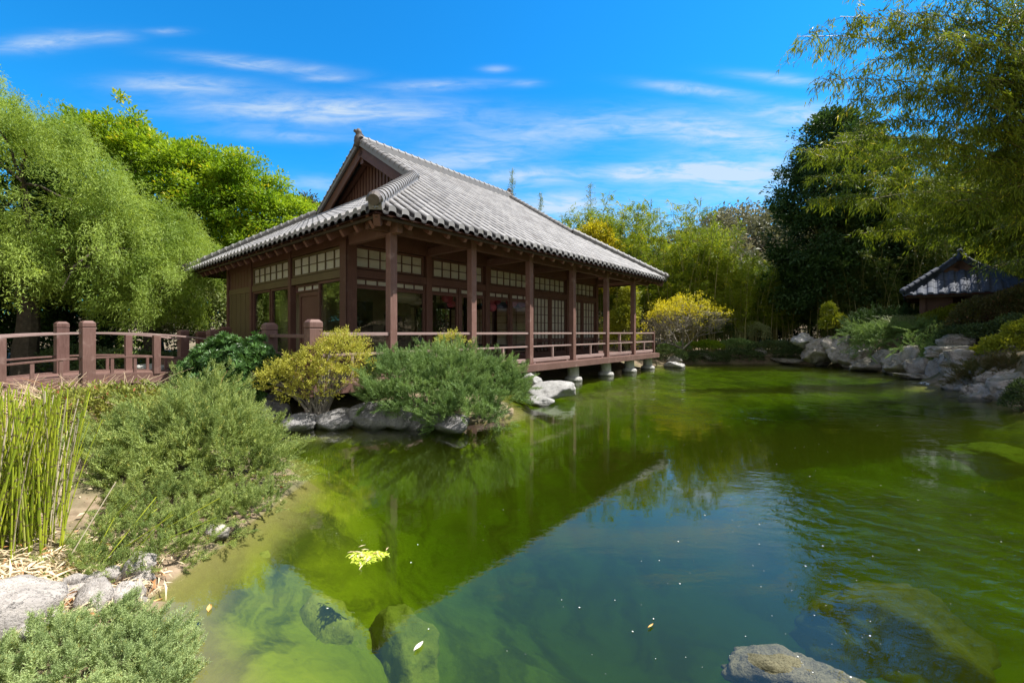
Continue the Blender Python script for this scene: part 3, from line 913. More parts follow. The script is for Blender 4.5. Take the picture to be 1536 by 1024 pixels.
    s_.build('soffit', SOFFIT, root)
    f_ = MB(); zf = z0 - .06
    for (a, b) in (((t0, w0), (t1, w0)), ((t1, w0), (t1, w1)), ((t1, w1), (t0, w1)), ((t0, w1), (t0, w0))):
        a3, b3 = np.array((*a, zf - .055)), np.array((*b, zf - .055))
        inn = unit(np.array((cw * 0 + (t0 + t1) / 2, cw, zf)) - (a3 + b3) / 2)
        ax = np.array((abs(inn[0]) > abs(inn[1]), abs(inn[0]) <= abs(inn[1]), 0)) * np.sign(inn)
        e = unit(b3 - a3)
        f_.bar(a3 + ax * .13 + e * .09, b3 + ax * .13 - e * .09, .05, .06)
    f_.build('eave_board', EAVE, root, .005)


DARK_TILE = plain_mat('ornament_tile', (.07, .058, .05), (.13, .11, .10), .6, 5, .4)

# ------------------------------------------------------------------ the pavilion; local x runs along the pond front, local y away from the pond
ANG = math.atan2(.7615, .648)
B0 = np.array((-2.47, 8.77, 0.0))
cA, sA = math.cos(ANG), math.sin(ANG)


def bw(tt, ww, z=0.0):
    """pavilion coordinates to world"""
    return np.array((B0[0] + tt * cA - ww * sA, B0[1] + tt * sA + ww * cA, z))


pav = empty('garden_pavilion', B0, ANG, 'brown timber pavilion with grey tiled hip and gable roof on stone piers over the pond', 'pavilion')
T0, T1, W0, W1 = -.80, 13.32, -.66, 12.26
EZ, SL = 3.86, .635
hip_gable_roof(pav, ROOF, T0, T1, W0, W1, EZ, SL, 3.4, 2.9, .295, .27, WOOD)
BAY = 2.29
PT = [BAY * i for i in range(6)]                  # post lines along the front
WX0, WX1, WY0, WY1 = 0.0, 5 * BAY, 1.72, 9.88     # walls
DZ = .70
# deck
d_ = MB()
for y in np.arange(-.18, 1.60, .145):
    d_.box(-1.75, 13.62, y, y + .138, DZ - .04, DZ)
for y in np.arange(1.62, 11.7, .145):
    d_.box(-1.75, -.10, y, y + .138, DZ - .04, DZ)
    d_.box(11.55, 13.62, y, y + .138, DZ - .04, DZ)
d_.build('deck', WOOD_DECK, pav)
f_ = MB()
f_.box(-1.77, 13.64, -.24, -.185, DZ - .20, DZ - .01)
f_.box(13.585, 13.64, -.18, 11.7, DZ - .20, DZ - .045)
f_.box(-1.83, -1.775, -.18, 11.7, DZ - .22, DZ - .01)
f_.build('deck_fascia', WOOD_RED, pav, .006)
j_ = MB()
for x in np.arange(-1.6, 13.5, .76): j_.box(x, x + .09, -.15, 1.6, DZ - .22, DZ - .045)
j_.build('deck_joist', WOOD, pav)
for x in [0.3, 2.5, 4.75, 7.1, 9.35, 11.35, 13.2]:
    p_ = MB()
    p_.lathe(x, .12, [(.30, -1.3), (.30, .05), (.27, .12), (.20, .14), (.19, .44), (.185, .47)], 22)
    p_.build('stone_pier', CONCRETE, pav, smooth=False)
fl = MB(); fl.box(WX0 - .05, WX1 + .05, WY0 - .05, WY1 + .05, .25, DZ + .02); fl.build('floor', INNER_FLOOR, pav)
# posts and beams
for ww in (0.0,):
    for x in PT:
        p_ = MB(); p_.box(x - .085, x + .085, ww - .085, ww + .085, DZ, 3.98); p_.build('porch_post', WOOD_POST, pav, .012)
b_ = MB()
b_.box(-.55, 12.9, -.07, .07, 3.62, 3.86)
b_.build('porch_beam', WOOD, pav, .008)
for x in PT:
    b_ = MB()
    lo_ = -.30 if x in (PT[0], PT[-1]) else .08
    b_.box(x - .065, x + .065, lo_, WY0 - .1, 3.60 if x == PT[0] else 3.66, 3.86)
    b_.build('tie_beam', WOOD_RED, pav, .01)
WL = [WY0, 4.76, 7.70, WY1]                        # wall posts on the gable side
for x in PT:
    p_ = MB(); p_.box(x - .09, x + .09, WY0 - .09, WY0 + .09, DZ, 4.2); p_.build('wall_post', WOOD, pav, .008)
    p_ = MB(); p_.box(x - .09, x + .09, WY1 - .09, WY1 + .09, DZ, 4.2); p_.build('wall_post', WOOD, pav, .008)
for y in WL[1:-1]:
    for x in (WX0, WX1):
        p_ = MB(); p_.box(x - .08, x + .08, y - .08, y + .08, DZ, 4.2); p_.build('wall_post', WOOD, pav, .008)
p_ = MB(); p_.box(-.14, .14, WY0 - .14, WY0 - .092, DZ, 3.72); p_.box(-.142, -.092, WY0 - .14, WY0 + .14, DZ, 3.72); p_.build('corner_board', WOOD, pav, .006)
HZ0, HZ1, TZ0, TZ1 = 2.89, 3.08, 3.13, 3.60        # header and transom lights
for (y, s) in ((WY0, 1), (WY1, 1)):
    for i in range(5):
        hb = MB()
        hb.box(PT[i] + .092, PT[i + 1] - .092, y - .075, y + .055, HZ0, HZ1)
        hb.build('header_beam', WOOD, pav, .006)
        hb = MB(); hb.box(PT[i] + .092, PT[i + 1] - .092, y - .075, y + .055, TZ1 + .05, 4.2)
        hb.build('wall_beam', WOOD, pav, .006)
        hb = MB(); hb.box(PT[i] + .092, PT[i + 1] - .092, y - .06, y + .05, DZ, DZ + .14); hb.build('sill_beam', WOOD, pav, .006)
for x in (WX0, WX1):
    for i in range(3):
        hb = MB()
        hb.box(x - .055, x + .055, WL[i] + .092, WL[i + 1] - .092, HZ0, HZ1)
        hb.build('header_beam', WOOD_OLIVE if x == WX0 else WOOD, pav, .006)
        hb = MB(); hb.box(x - .055, x + .055, WL[i] + .092, WL[i + 1] - .092, TZ1 + .05, 4.2); hb.build('wall_beam', WOOD, pav, .006)
        hb = MB(); hb.box(x - .05, x + .05, WL[i] + .092, WL[i + 1] - .092, DZ, DZ + .22)
        hb.build('sill_beam', WOOD, pav, .006)


def window(axis, fixed, a0, a1, z0, z1, nx_, nz_, pane=PAPER, fr=.05, mun=.018, name='window', dep=.05, out=-1, wood=WOOD):
    """framed light with its muntins; the pane is a sub-part. axis 0: runs along local x at y = fixed; axis 1: along y at x = fixed"""
    f = MB()
    def bx(u0, u1, v0, v1, d0, d1):
        if axis == 0: f.box(u0, u1, fixed + d0, fixed + d1, v0, v1)
        else: f.box(fixed + d0, fixed + d1, u0, u1, v0, v1)
    h = dep / 2
    bx(a0, a0 + fr, z0, z1, -h, h); bx(a1 - fr, a1, z0, z1, -h, h)
    bx(a0 + fr, a1 - fr, z0, z0 + fr, -h, h); bx(a0 + fr, a1 - fr, z1 - fr, z1, -h, h)
    for i in range(1, nx_):
        u = a0 + fr + (a1 - a0 - 2 * fr) * i / nx_
        bx(u - mun / 2, u + mun / 2, z0 + fr, z1 - fr, -.016, .016)
    for i in range(1, nz_):
        v = z0 + fr + (z1 - z0 - 2 * fr) * i / nz_
        bx(a0 + fr, a1 - fr, v - mun / 2, v + mun / 2, -.013, .013)
    o = f.build(name, wood, pav)
    p = MB()
    if axis == 0: p.box(a0 + fr - .005, a1 - fr + .005, fixed + .020, fixed + .026, z0 + fr - .005, z1 - fr + .005)
    else: p.box(fixed + .020, fixed + .026, a0 + fr - .005, a1 - fr + .005, z0 + fr - .005, z1 - fr + .005)
    p.build('pane', pane, o)
    return o


# pond front: five bays under transom lights
for i in range(5):
    x0, x1 = PT[i] + .10, PT[i + 1] - .10
    window(0, WY0, x0 + .05, x1 - .05, TZ0 - .03, TZ1 + .03, 6, 2, name='transom_window')
    xm = (x0 + x1) / 2
    mull = MB(); mull.box(xm - .045, xm + .045, WY0 - .05, WY0 + .05, DZ + .141, HZ0); mull.build('mullion', WOOD, pav, .004)
    for k, (a, b) in enumerate(((x0, xm - .05), (xm + .05, x1))):
        if i < 3:
            window(0, WY0, a, b, 2.705, HZ0 - .01, 3, 1, name='strip_window', fr=.035)
            window(0, WY0, a, b, DZ + .142, 2.695, 1, 1, pane=GLASS, fr=.06, name='glass_door')
        else:
            window(0, WY0, a, b, 1.32, HZ0 - .01, 4, 5, fr=.06, name='paper_door')
            window(0, WY0, a, b, DZ + .142, 1.31, 4, 2, pane=GLASS, fr=.06, name='door_light')
# gable side
window(1, WX0, WL[0] + .16, WL[1] - .10, TZ0 - .03, TZ1 + .03, 6, 2, name='transom_window', wood=WOOD_OLIVE)
window(1, WX0, WL[1] + .16, WL[2] - .10, TZ0 - .03, TZ1 + .03, 6, 2, name='transom_window', wood=WOOD_OLIVE)
window(1, WX0, WL[0] + .15, 3.15, DZ + .23, HZ0 - .01, 1, 1, pane=GLASS, fr=.06, name='glass_door')
window(1, WX0 + .06, 3.17, 4.60, 2.68, HZ0 - .02, 3, 1, name='strip_window', fr=.04)
dd = MB(); dd.box(.03, .07, 3.17, 4.30, DZ + .23, 2.65); dd.box(.0, .03, 3.19, 3.27, DZ + .23, 2.65); dd.box(.0, .03, 4.22, 4.30, DZ + .23, 2.65); dd.box(0, .03, 3.27, 4.22, 2.55, 2.65)
dr = dd.build('sliding_door', WOOD, pav, .004)
window(1, WX0, WL[1] + .12, 6.15, DZ + .23, HZ0 - .01, 1, 1, pane=GLASS, fr=.06, name='glass_door')
window(1, WX0, 6.22, WL[2] - .11, DZ + .23, HZ0 - .01, 1, 1, pane=GLASS, fr=.06, name='glass_door')
pn = MB()
n_ = 9
for k in range(n_):
    y0 = WL[2] + .09 + k * (WL[3] - WL[2] - .18) / n_
    y1 = y0 + (WL[3] - WL[2] - .18) / n_ - .006
    pn.box(-.045 + .012 * (k % 2), .02, y0, y1, DZ + .221, HZ0 - .002)
pn.build('board_wall', WOOD_OLIVE, pav, .004)
pn = MB()
for k in range(14):
    y0 = WL[2] + .09 + k * (WL[3] - WL[2] - .18) / 14
    pn.box(-.03 + .006 * (k % 2), .02, y0, y0 + (WL[3] - WL[2] - .18) / 14 - .004, HZ1 + .002, TZ1 + .048)
pn.build('upper_panel', WOOD, pav)
# far and rear walls: paper lights over glass, and boards
for i in range(5):
    x0, x1 = PT[i] + .10, PT[i + 1] - .10
    window(0, WY1, x0, x1, TZ0 - .03, TZ1 + .03, 6, 2, name='transom_window')
    window(0, WY1, x0, (x0 + x1) / 2, DZ + .15, HZ0, 3, 5, pane=PAPER if i % 2 else GLASS, name='paper_door')
    window(0, WY1, (x0 + x1) / 2, x1, DZ + .15, HZ0, 3, 5, pane=GLASS if i % 2 else PAPER, name='paper_door')
for i in range(3):
    window(1, WX1, WL[i] + .1, WL[i + 1] - .1, DZ + .23, HZ0, 4, 5, name='paper_door', pane=PAPER)
    window(1, WX1, WL[i] + .1, WL[i + 1] - .1, TZ0 - .03, TZ1 + .03, 6, 2, name='transom_window')
# ceiling and an inner room
c_ = MB(); c_.box(WX0 + .1, WX1 - .1, WY0 + .1, WY1 - .1, 3.66, 3.72); c_.build('ceiling', INNER_WALL, pav)
c_ = MB()
c_.box(.9, 1.0, 4.6, 7.9, DZ + .02, 3.65); c_.box(1.0, 4.3, 5.2, 5.3, DZ + .02, 3.65); c_.box(4.2, 4.3, 5.3, 7.9, DZ + .02, 3.65)
c_.build('inner_wall', INNER_WALL, pav)
c_ = MB(); c_.box(1.7, 2.7, 5.08, 5.195, DZ + .02, 2.6); c_.box(3.2, 4.0, 5.10, 5.195, 1.3, 2.2); c_.build('alcove', DARK, pav)
# rafters under the eaves
for x in np.arange(T0 + .42, T1 - .2, .50):
    u1 = min(2.5, x - T0, T1 - x)
    if u1 > .3:
        r_ = MB(); r_.bar((x, W0 + .09, EZ - .10 + SL * .09), (x, W0 + u1, EZ - .10 + SL * u1), .085, .20, (0, 0, 1), .11); r_.build('rafter', WOOD_RAFTER, pav)
for y in np.arange(W0 + .42, W1 - .2, .56):
    u1 = min(1.1, y - W0, W1 - y)
    if u1 > .3:
        r_ = MB(); r_.bar((T0 + .09, y, EZ - .10 + SL * .09), (T0 + u1, y, EZ - .10 + SL * u1), .095, .26, (0, 0, 1), .14); r_.build('rafter', WOOD_RAFTER, pav)
for (x, y, sx, sy) in ((T0, W0, 1, 1), (T1, W0, -1, 1), (T0, W1, 1, -1), (T1, W1, -1, -1)):
    r_ = MB(); r_.bar((x + sx * .08, y + sy * .08, EZ - .06), (x + sx * 1.6, y + sy * 1.6, EZ - .06 + SL * 1.5), .13, .22, (0, 0, 1), .14); r_.build('hip_rafter', WOOD, pav, .006)
# porch railing between the posts, with a short baluster in each bay and a bench board low down
ends = PT + [13.55]
for i in range(6):
    x0, x1 = ends[i] + .087, ends[i + 1] - (.087 if i < 5 else .04)
    r_ = MB()
    r_.box(x0, x1, -.045, .045, 1.545, 1.60)
    r_.box(x0, x1, -.035, .035, 1.17, 1.215)
    r_.box(x0 + .05, x1 - .12, -.03, .06, DZ + .045, DZ + .145); r_.box(x0 + .1, x0 + .2, -.02, .05, DZ, DZ + .045); r_.box(x1 - .3, x1 - .2, -.02, .05, DZ, DZ + .045)
    xm = (x0 + x1) / 2
    r_.box(xm - .03, xm + .03, -.03, .03, DZ + .145, 1.17)
    r_.build('porch_rail', WOOD_RAIL, pav, .006)
p_ = MB(); p_.box(13.5, 13.6, -.05, .05, DZ, 1.63); p_.frustum(13.55, 0, 1.63, 1.66, .065, .065, .05, .05); p_.build('rail_post', WOOD_RED, pav, .006)
r_ = MB()
for z0_, z1_ in ((1.545, 1.60), (1.17, 1.215)): r_.box(13.52, 13.58, .06, 11.5, z0_, z1_)
for y in np.arange(1.6, 11.6, 1.65): r_.box(13.5, 13.6, y, y + .1, DZ, 1.54)
r_.build('porch_rail', WOOD_RAIL, pav, .006)


def newel(mb, x, y, z0, z1, a=.115):
    mb.box(x - a, x + a, y - a, y + a, z0, z1 - .16)
    mb.box(x - a * .93, x + a * .93, y - a * .93, y + a * .93, z1 - .16, z1 - .145)
    mb.box(x - a * 1.03, x + a * 1.03, y - a * 1.03, y + a * 1.03, z1 - .145, z1 - .05)
    mb.frustum(x, y, z1 - .05, z1, a * 1.03, a * 1.03, a * .62, a * .62)


# the low gate fence at the pavilion's near end
gf = empty('gate_fence', bw(-1.60, 0), ANG, 'red brown fence with two capped newel posts meeting the pavilion behind the yellow shrub', 'fence')
for y, zt in ((0.0, 1.83), (1.95, 1.80)):
    n_ = MB(); newel(n_, 0, y, .1, zt); n_.build('newel_post', WOOD_RED, gf, .01)
r_ = MB(); r_.box(.12, 1.51, -.05, .05, 1.535, 1.60); r_.box(.12, 1.51, -.035, .035, 1.16, 1.21); r_.box(.7, .76, -.03, .03, .7, 1.16); r_.build('rail', WOOD_RAIL, gf, .006)
r_ = MB(); r_.box(-.05, .05, .12, 1.83, 1.50, 1.565); r_.box(-.035, .035, .12, 1.83, 1.14, 1.19); r_.build('rail', WOOD_RED, gf, .006)
wf = empty('walkway_fence', (-8.36, 12.5, 0), ANG, 'dark shaded fence with capped newel posts behind the dark green shrub', 'fence')
for k, (dx_, dy_, zt) in enumerate(((0, 0, 1.77), (-1.05, 1.25, 1.70), (-.75, .05, 1.64), (1.6, -.9, 1.62))):
    n_ = MB(); x_ = dx_ * cA + dy_ * sA; y_ = -dx_ * sA + dy_ * cA
    newel(n_, x_, y_, .1, zt); n_.build('newel_post', WOOD, wf, .01)
r_ = MB()
r_.bar((0, 0, 1.45), (-1.05 * cA + 1.25 * sA, 1.05 * sA + 1.25 * cA, 1.45), .08, .06)
r_.bar((0, 0, 1.38), (1.6 * cA - .9 * sA, -1.6 * sA - .9 * cA, 1.38), .08, .06)
r_.build('rail', WOOD, wf)

# paper lanterns hung under the ceiling
def lantern(px, py, ww, rad, flat, m, name, label, group):
    k = (px - CX) / F_PX
    tt = (B0[0] - ww * sA - k * (B0[1] + ww * cA)) / (k * sA - cA)
    c = bw(tt, ww); c[2] = EYE + (HY - py) / F_PX * c[1]
    root = empty(name, c, 0, label, 'lantern', group)
    s = MB()
    n = 18
    th = np.linspace(.22, math.pi - .22, n)
    prof = [(rad * math.sin(a) * (1 + .018 * (-1) ** i), -rad * flat * math.cos(a)) for i, a in enumerate(th)]
    s.lathe(0, 0, prof, 24)
    s.build('shade', m, root)
    q = MB(); q.tube([(0, 0, rad * flat), (0, 0, 3.62 - c[2])], .006, 6); q.lathe(0, 0, [(rad * .2, rad * flat * .96), (rad * .2, rad * flat * 1.06)], 12); q.lathe(0, 0, [(rad * .2, -rad * flat * 1.06), (rad * .2, -rad * flat * .96)], 12)
    q.build('cord', METAL, root)


for px, py, rad, lab in ((671, 446, .19, 'round pink paper lantern hanging behind the second porch post'), (677, 456, .14, 'smaller pink lantern just below the lantern behind the second porch post'),
                         (735, 449, .19, 'pink lantern at the top of the middle cluster of three'), (745, 451, .17, 'pink lantern at the right of the middle cluster of three'), (738, 461, .17, 'lowest pink lantern of the middle cluster of three'),
                         (768, 452, .24, 'large red pink lantern in the bay left of the third porch post'), (784, 455, .18, 'red pink lantern partly hidden by the third porch post')):
    lantern(px, py, 2.25, rad * .93, .9, PINK, 'paper_lantern', lab, 'pink paper lanterns in the pavilion')
for px, py, rad, lab in ((608, 445, .42, 'wide flat white paper lantern behind the first glass door'), (623, 452, .26, 'smaller white paper lantern right of the wide one'), (645, 452, .12, 'tiny white paper lantern beside the wall post')):
    lantern(px, py, 2.5, rad * .93, .5, WHITE_PAPER, 'paper_lantern', lab, 'white paper lanterns in the pavilion')

# ------------------------------------------------------------------ the arched bridge; local x along the bridge, local y towards its far rail
BR = np.array((-9.94, 10.0, 0.0)); bd = unit(np.array((.49, .87))); BANG = math.atan2(bd[1], bd[0])
br = empty('arched_footbridge', BR, BANG, 'red brown arched timber footbridge with capped posts over the pond inlet', 'bridge')
arch = lambda x: .585 - .034 * (x - .25) ** 2
xs = np.linspace(-3.9, 3.3, 29)
WB_ = 1.6
pl = MB()
for x in np.arange(-3.9, 3.3, .15):
    z0_, z1_ = arch(x), arch(x + .142)
    pl.add([(x, .02, z0_ - .04), (x + .142, .02, z1_ - .04), (x + .142, WB_ - .02, z1_ - .04), (x, WB_ - .02, z0_ - .04), (x, .02, z0_), (x + .142, .02, z1_), (x + .142, WB_ - .02, z1_), (x, WB_ - .02, z0_)],
           [(3, 2, 1, 0), (4, 5, 6, 7), (0, 1, 5, 4), (1, 2, 6, 5), (2, 3, 7, 6), (3, 0, 4, 7)])
pl.build('deck', WOOD_DECK, br)


def arc_beam(y0, y1, za, zb, x0=-3.9, x1=3.3, n=28):
    X = np.linspace(x0, x1, n); mb = MB()
    V = np.array([(x, y, arch(x) + z) for x in X for (y, z) in ((y0, za), (y1, za), (y1, zb), (y0, zb))])
    Q = [(i * 4 + j, i * 4 + (j + 1) % 4, (i + 1) * 4 + (j + 1) % 4, (i + 1) * 4 + j) for i in range(n - 1) for j in range(4)]
    Q += [(3, 2, 1, 0), ((n - 1) * 4, (n - 1) * 4 + 1, (n - 1) * 4 + 2, (n - 1) * 4 + 3)]
    return mb.add(V, Q)


for y0 in (-.09, WB_ + .01):
    arc_beam(y0, y0 + .08, -.24, .03).build('side_beam', WOOD_RED, br, .006)
arc_beam(.3, .45, -.36, -.05).build('stringer', WOOD, br)
arc_beam(1.15, 1.3, -.36, -.05).build('stringer', WOOD, br)
for x in (-1.6, 1.3):
    s_ = MB(); s_.box(x - .11, x + .11, -.25, WB_ + .25, -.08, .16); s_.build('cross_beam', WOOD_RED, br, .01)
    s_ = MB()
    for y in (.2, WB_ - .2): s_.box(x - .09, x + .09, y - .09, y + .09, -1.5, -.08)
    s_.build('trestle', WOOD_RED, br, .01)
for y, big in ((-.05, (0.0, 2.65, -2.65)), (WB_ + .05, (0.0, 2.65, -2.65))):
    for x in big:
        n_ = MB(); newel(n_, x, y, arch(x) - .24, arch(x) + 1.29); n_.build('newel_post', WOOD_RED, br, .01)
    for x in (1.325, -1.325):
        p_ = MB(); p_.box(x - .075, x + .075, y - .06, y + .06, arch(x) - .02, arch(x) + .975); p_.build('post', WOOD_RED, br, .008)
    for x in (.44, .88, 1.76, 2.2, -.44, -.88, -1.76, -2.2):
        if y < 0 or x > 0:
            p_ = MB(); p_.box(x - .03, x + .03, y - .025, y + .025, arch(x), arch(x) + .395); p_.build('baluster', WOOD_RED, br)
    arc_beam(y - .055, y + .055, .975, 1.02, -3.7, 3.1).build('top_rail', WOOD_RAIL, br, .006)
    arc_beam(y - .035, y + .035, .395, .44, -3.7, 3.1).build('mid_rail', WOOD_RED, br, .006)

# ------------------------------------------------------------------ the small pavilion on the right bank
sh = empty('small_pavilion', (16.75, 15.95, 0), R(46), 'small dark pavilion with a blue grey tiled roof among trees on the right bank', 'pavilion')
hip_gable_roof(sh, ROOF_BLUE, 0.0, 4.6, -1.62, 1.62, 3.10, .84, 1.0, 1.0, .30, .30, WOOD, ridge_h=.2, rad=.10, gable0=.3, seed=31, orn=.75, ns=6, tile_amp=.04)
for x in (.8, 3.8):
    for y in (-1.05, 1.05):
        p_ = MB(); p_.box(x - .09, x + .09, y - .09, y + .09, .8, 3.5); p_.build('post', WOOD, sh, .008)
wl_ = MB(); wl_.box(.9, 3.7, 1.0, 1.06, .9, 3.5); wl_.box(3.7, 3.76, -1.0, 1.0, .9, 3.5); wl_.box(.84, .9, .2, 1.0, .9, 3.5); wl_.build('wall', WOOD, sh)
wl_ = MB(); wl_.box(.6, 4.0, -1.25, 1.25, .8, 1.35); wl_.build('floor', WOOD, sh)

# ------------------------------------------------------------------ plants
LEAF = leaf(.42)
LEAF_N = leaf(.20, .03, .35)
BLADE = leaf(.14, .03, .35)


def gz(x, y):
    return float(land_h(np.array([x]), np.array([y]))[0])


def blob_points(blobs, n, r, lo=.72, hi=1.0, lump=.25, lumpf=2.6, zmin=None, up=-.35):
    """points on and just under the lumpy skin of a union of ellipsoids, with outward directions"""
    B = np.array(blobs, float)
    area = (B[:, 3] * B[:, 4] + B[:, 4] * B[:, 5] + B[:, 3] * B[:, 5])
    k = r.choice(len(B), size=int(n * 1.6), p=area / area.sum())
    d = sphere_dirs(len(k), r)
    d[:, 2] = np.where(d[:, 2] < up, -d[:, 2], d[:, 2])
    rad = r.uniform(lo, hi, len(k)) ** .6
    c = B[k, :3]; s = B[k, 3:6]
    nz = 1 + lump * 2 * (fbm(d * lumpf + c * 1.7 + k[:, None] * 3.1, 41, 3) - .5)
    p = c + d * s * (rad * nz)[:, None]
    keep = np.ones(len(k), bool)
    for j in range(len(B)):
        q = np.linalg.norm((p - B[j, :3]) / B[j, 3:6], axis=1)
        keep &= ~((q < .62) & (k != j))
    if zmin is not None: keep &= p[:, 2] > zmin
    p, d, s = p[keep][:n], d[keep][:n], s[keep][:n]
    return p, unit(d / s)


def shrub(name, label, cat, blobs, m, proto, n, size, group=None, seed=1, jit=.5, lift=.3, lump=.25, lumpf=2.6, zmin=None, stems=8, stem_mat=None, lo=.6, base=None, up=-.35, tuft=0.0, plume=0.0):
    """a shrub in world coordinates: foliage and stems under an Empty at its foot"""
    r = np.random.default_rng(seed)
    B = np.array(blobs, float)
    c0 = np.average(B[:, :3], axis=0, weights=B[:, 3])
    if base is None: base = (c0[0], c0[1], (B[:, 2] - B[:, 5]).min())
    base = np.array(base, float)
    root = empty(name, base, 0, label, cat, group)
    if plume:
        per = 30
        p0, d0 = blob_points(blobs, max(8, n // per), r, lo=.30, hi=.8, lump=lump, lumpf=lumpf, zmin=zmin, up=up)
        ax = unit(d0 + r.normal(0, .38, d0.shape) + np.array((0, 0, lift)))
        sd = unit(np.cross(ax, r.normal(0, 1, ax.shape)))
        Ln = plume * r.uniform(.55, 1.35, len(p0))
        kk = np.repeat(np.arange(len(p0)), per)
        f = np.tile(np.linspace(.05, 1, per), len(p0))
        sgn = np.tile(np.where(np.arange(per) % 2, 1.0, -1.0), len(p0))
        sp = (1.05 - f) * .42
        p = p0[kk] + ax[kk] * (f * Ln[kk])[:, None] + sd[kk] * (sgn * sp * Ln[kk] * r.uniform(.1, .9, len(kk)))[:, None] + np.array((0, 0, -1.0)) * (f ** 2 * Ln[kk] * .12)[:, None]
        d = unit(ax[kk] + sd[kk] * (sgn * sp * 1.3)[:, None])
        size = size * (1.1 - .45 * f)
        if zmin is not None: ok = p[:, 2] > zmin; p, d, size = p[ok], d[ok], size[ok]
        jit = jit * .45; lift = lift * .3
    elif tuft:
        per = 22
        p0, d0 = blob_points(blobs, max(8, n // per), r, lo=lo, lump=lump, lumpf=lumpf, zmin=zmin, up=up)
        kk = np.repeat(np.arange(len(p0)), per)
        d = unit(d0[kk] + r.normal(0, .75, (len(kk), 3)) + np.array((0, 0, lift * .6)))
        p = p0[kk] - d0[kk] * tuft * .6 + d * (r.uniform(.25, 1.0, len(kk)) * tuft * r.uniform(.7, 1.3, len(p0))[kk])[:, None]
        if zmin is not None: ok = p[:, 2] > zmin; p, d = p[ok], d[ok]
    else:
        p, d = blob_points(blobs, n, r, lo=lo, lump=lump, lumpf=lumpf, zmin=zmin, up=up)
    D = d + r.normal(0, jit, d.shape) + np.array((0, 0, lift))
    V, Fq = scatter(proto[0], proto[1], p - base, D, r.normal(0, 1, d.shape) + np.array((0, 0, .6)), size * r.uniform(.65, 1.25, len(p)))
    rv = np.repeat(r.random(len(p)), len(proto[1]))
    rv = np.clip(rv * .7 + .3 * r.random(len(rv)), 0, 1)
    mesh_np('foliage', V, Fq, m, root, rnd=rv)
    if stems:
        mb = MB()
        for i in range(stems):
            b = B[r.integers(len(B))]
            a = np.array((c0[0], c0[1], base[2])) - base + np.array((*r.normal(0, .12 * B[:, 3].max(), 2), -.05))
            e = b[:3] - base + sphere_dirs(1, r)[0] * b[3:6] * .6; e[2] = max(e[2], .05)
            mid = (a + e) / 2 + np.array((0, 0, .15 * np.linalg.norm(e - a)))
            mb.tube([a, mid, e], [.022, .015, .006], 5, False)
        mb.build('stem', stem_mat or BARK, root)
    return root


SP_J = sprig(16, .085, .34, .6, 1)
SP_Jb = sprig(14, .10, .36, .8, 2)
SP_A = sprig(8, .16, .42, .5, 3)
# a whorl of narrow leaves
wn = 9
wa = np.arange(wn) * 2.4
SP_P = scatter(*leaf(.26, .05, .6), np.zeros((wn, 3)), np.stack([np.cos(wa), np.full(wn, .75), np.sin(wa)], 1), np.tile([0, 1.0, 0], (wn, 1)), 1.0)

# near left bank
shrub('spreading_juniper', 'low bluish green juniper spreading over stones at the bottom left corner', 'shrub',
      [(-2.10, 1.98, .03, .34, .36, .16), (-1.83, 1.94, .0, .33, .40, .15), (-1.62, 1.78, -.02, .26, .28, .12), (-2.3, 1.75, .03, .3, .3, .13)], L_JUNIPER_B, SP_Jb, 9000, .058, 'junipers on the near bank', 3, lift=.5, lumpf=4, zmin=-.02, base=(-1.95, 1.9, 0), plume=.13)
shrub('spreading_juniper', 'low green juniper creeping between the reeds and the water edge', 'shrub',
      [(-2.72, 3.05, .08, .40, .36, .20), (-2.42, 3.28, .05, .34, .40, .20), (-2.36, 2.9, .03, .24, .26, .14), (-2.9, 3.5, .12, .5, .4, .22), (-2.2, 3.65, .05, .25, .35, .18), (-2.78, 2.78, .06, .26, .18, .12), (-2.5, 2.66, .05, .2, .14, .10)], L_JUNIPER, SP_Jb, 9000, .062, 'junipers on the near bank', 4, lift=.5, lumpf=4, zmin=0.0, base=(-2.6, 3.2, 0), plume=.16)
shrub('upright_juniper', 'large feathery green juniper leaning over the water in front of the bridge', 'shrub',
      [(-3.38, 4.45, .36, .72, .58, .40), (-2.95, 4.30, .32, .50, .48, .34), (-3.50, 4.85, .58, .36, .36, .30), (-4.0, 4.3, .24, .55, .5, .28), (-2.72, 4.15, .18, .36, .36, .22), (-3.3, 4.0, .16, .6, .36, .24)], L_JUNIPER, SP_J, 13500, .125, 'junipers on the near bank', 5, lift=.45, lump=.34, lumpf=3.2, zmin=.02, base=(-3.3, 4.5, .1), lo=.5, plume=.40)
shrub('red_tinged_shrub', 'rounded shrub with red and yellow tinged leaves between reeds and bridge', 'shrub',
      [(-4.9, 5.2, .58, .66, .5, .44), (-4.45, 5.15, .46, .46, .4, .36), (-5.5, 5.3, .50, .5, .4, .42), (-4.6, 4.9, .3, .5, .4, .3)], L_REDSHRUB, (LEAF[0], LEAF[1]), 6500, .062, None, 6, jit=.8, base=(-5.0, 5.25, .1), lo=.45, tuft=.13)
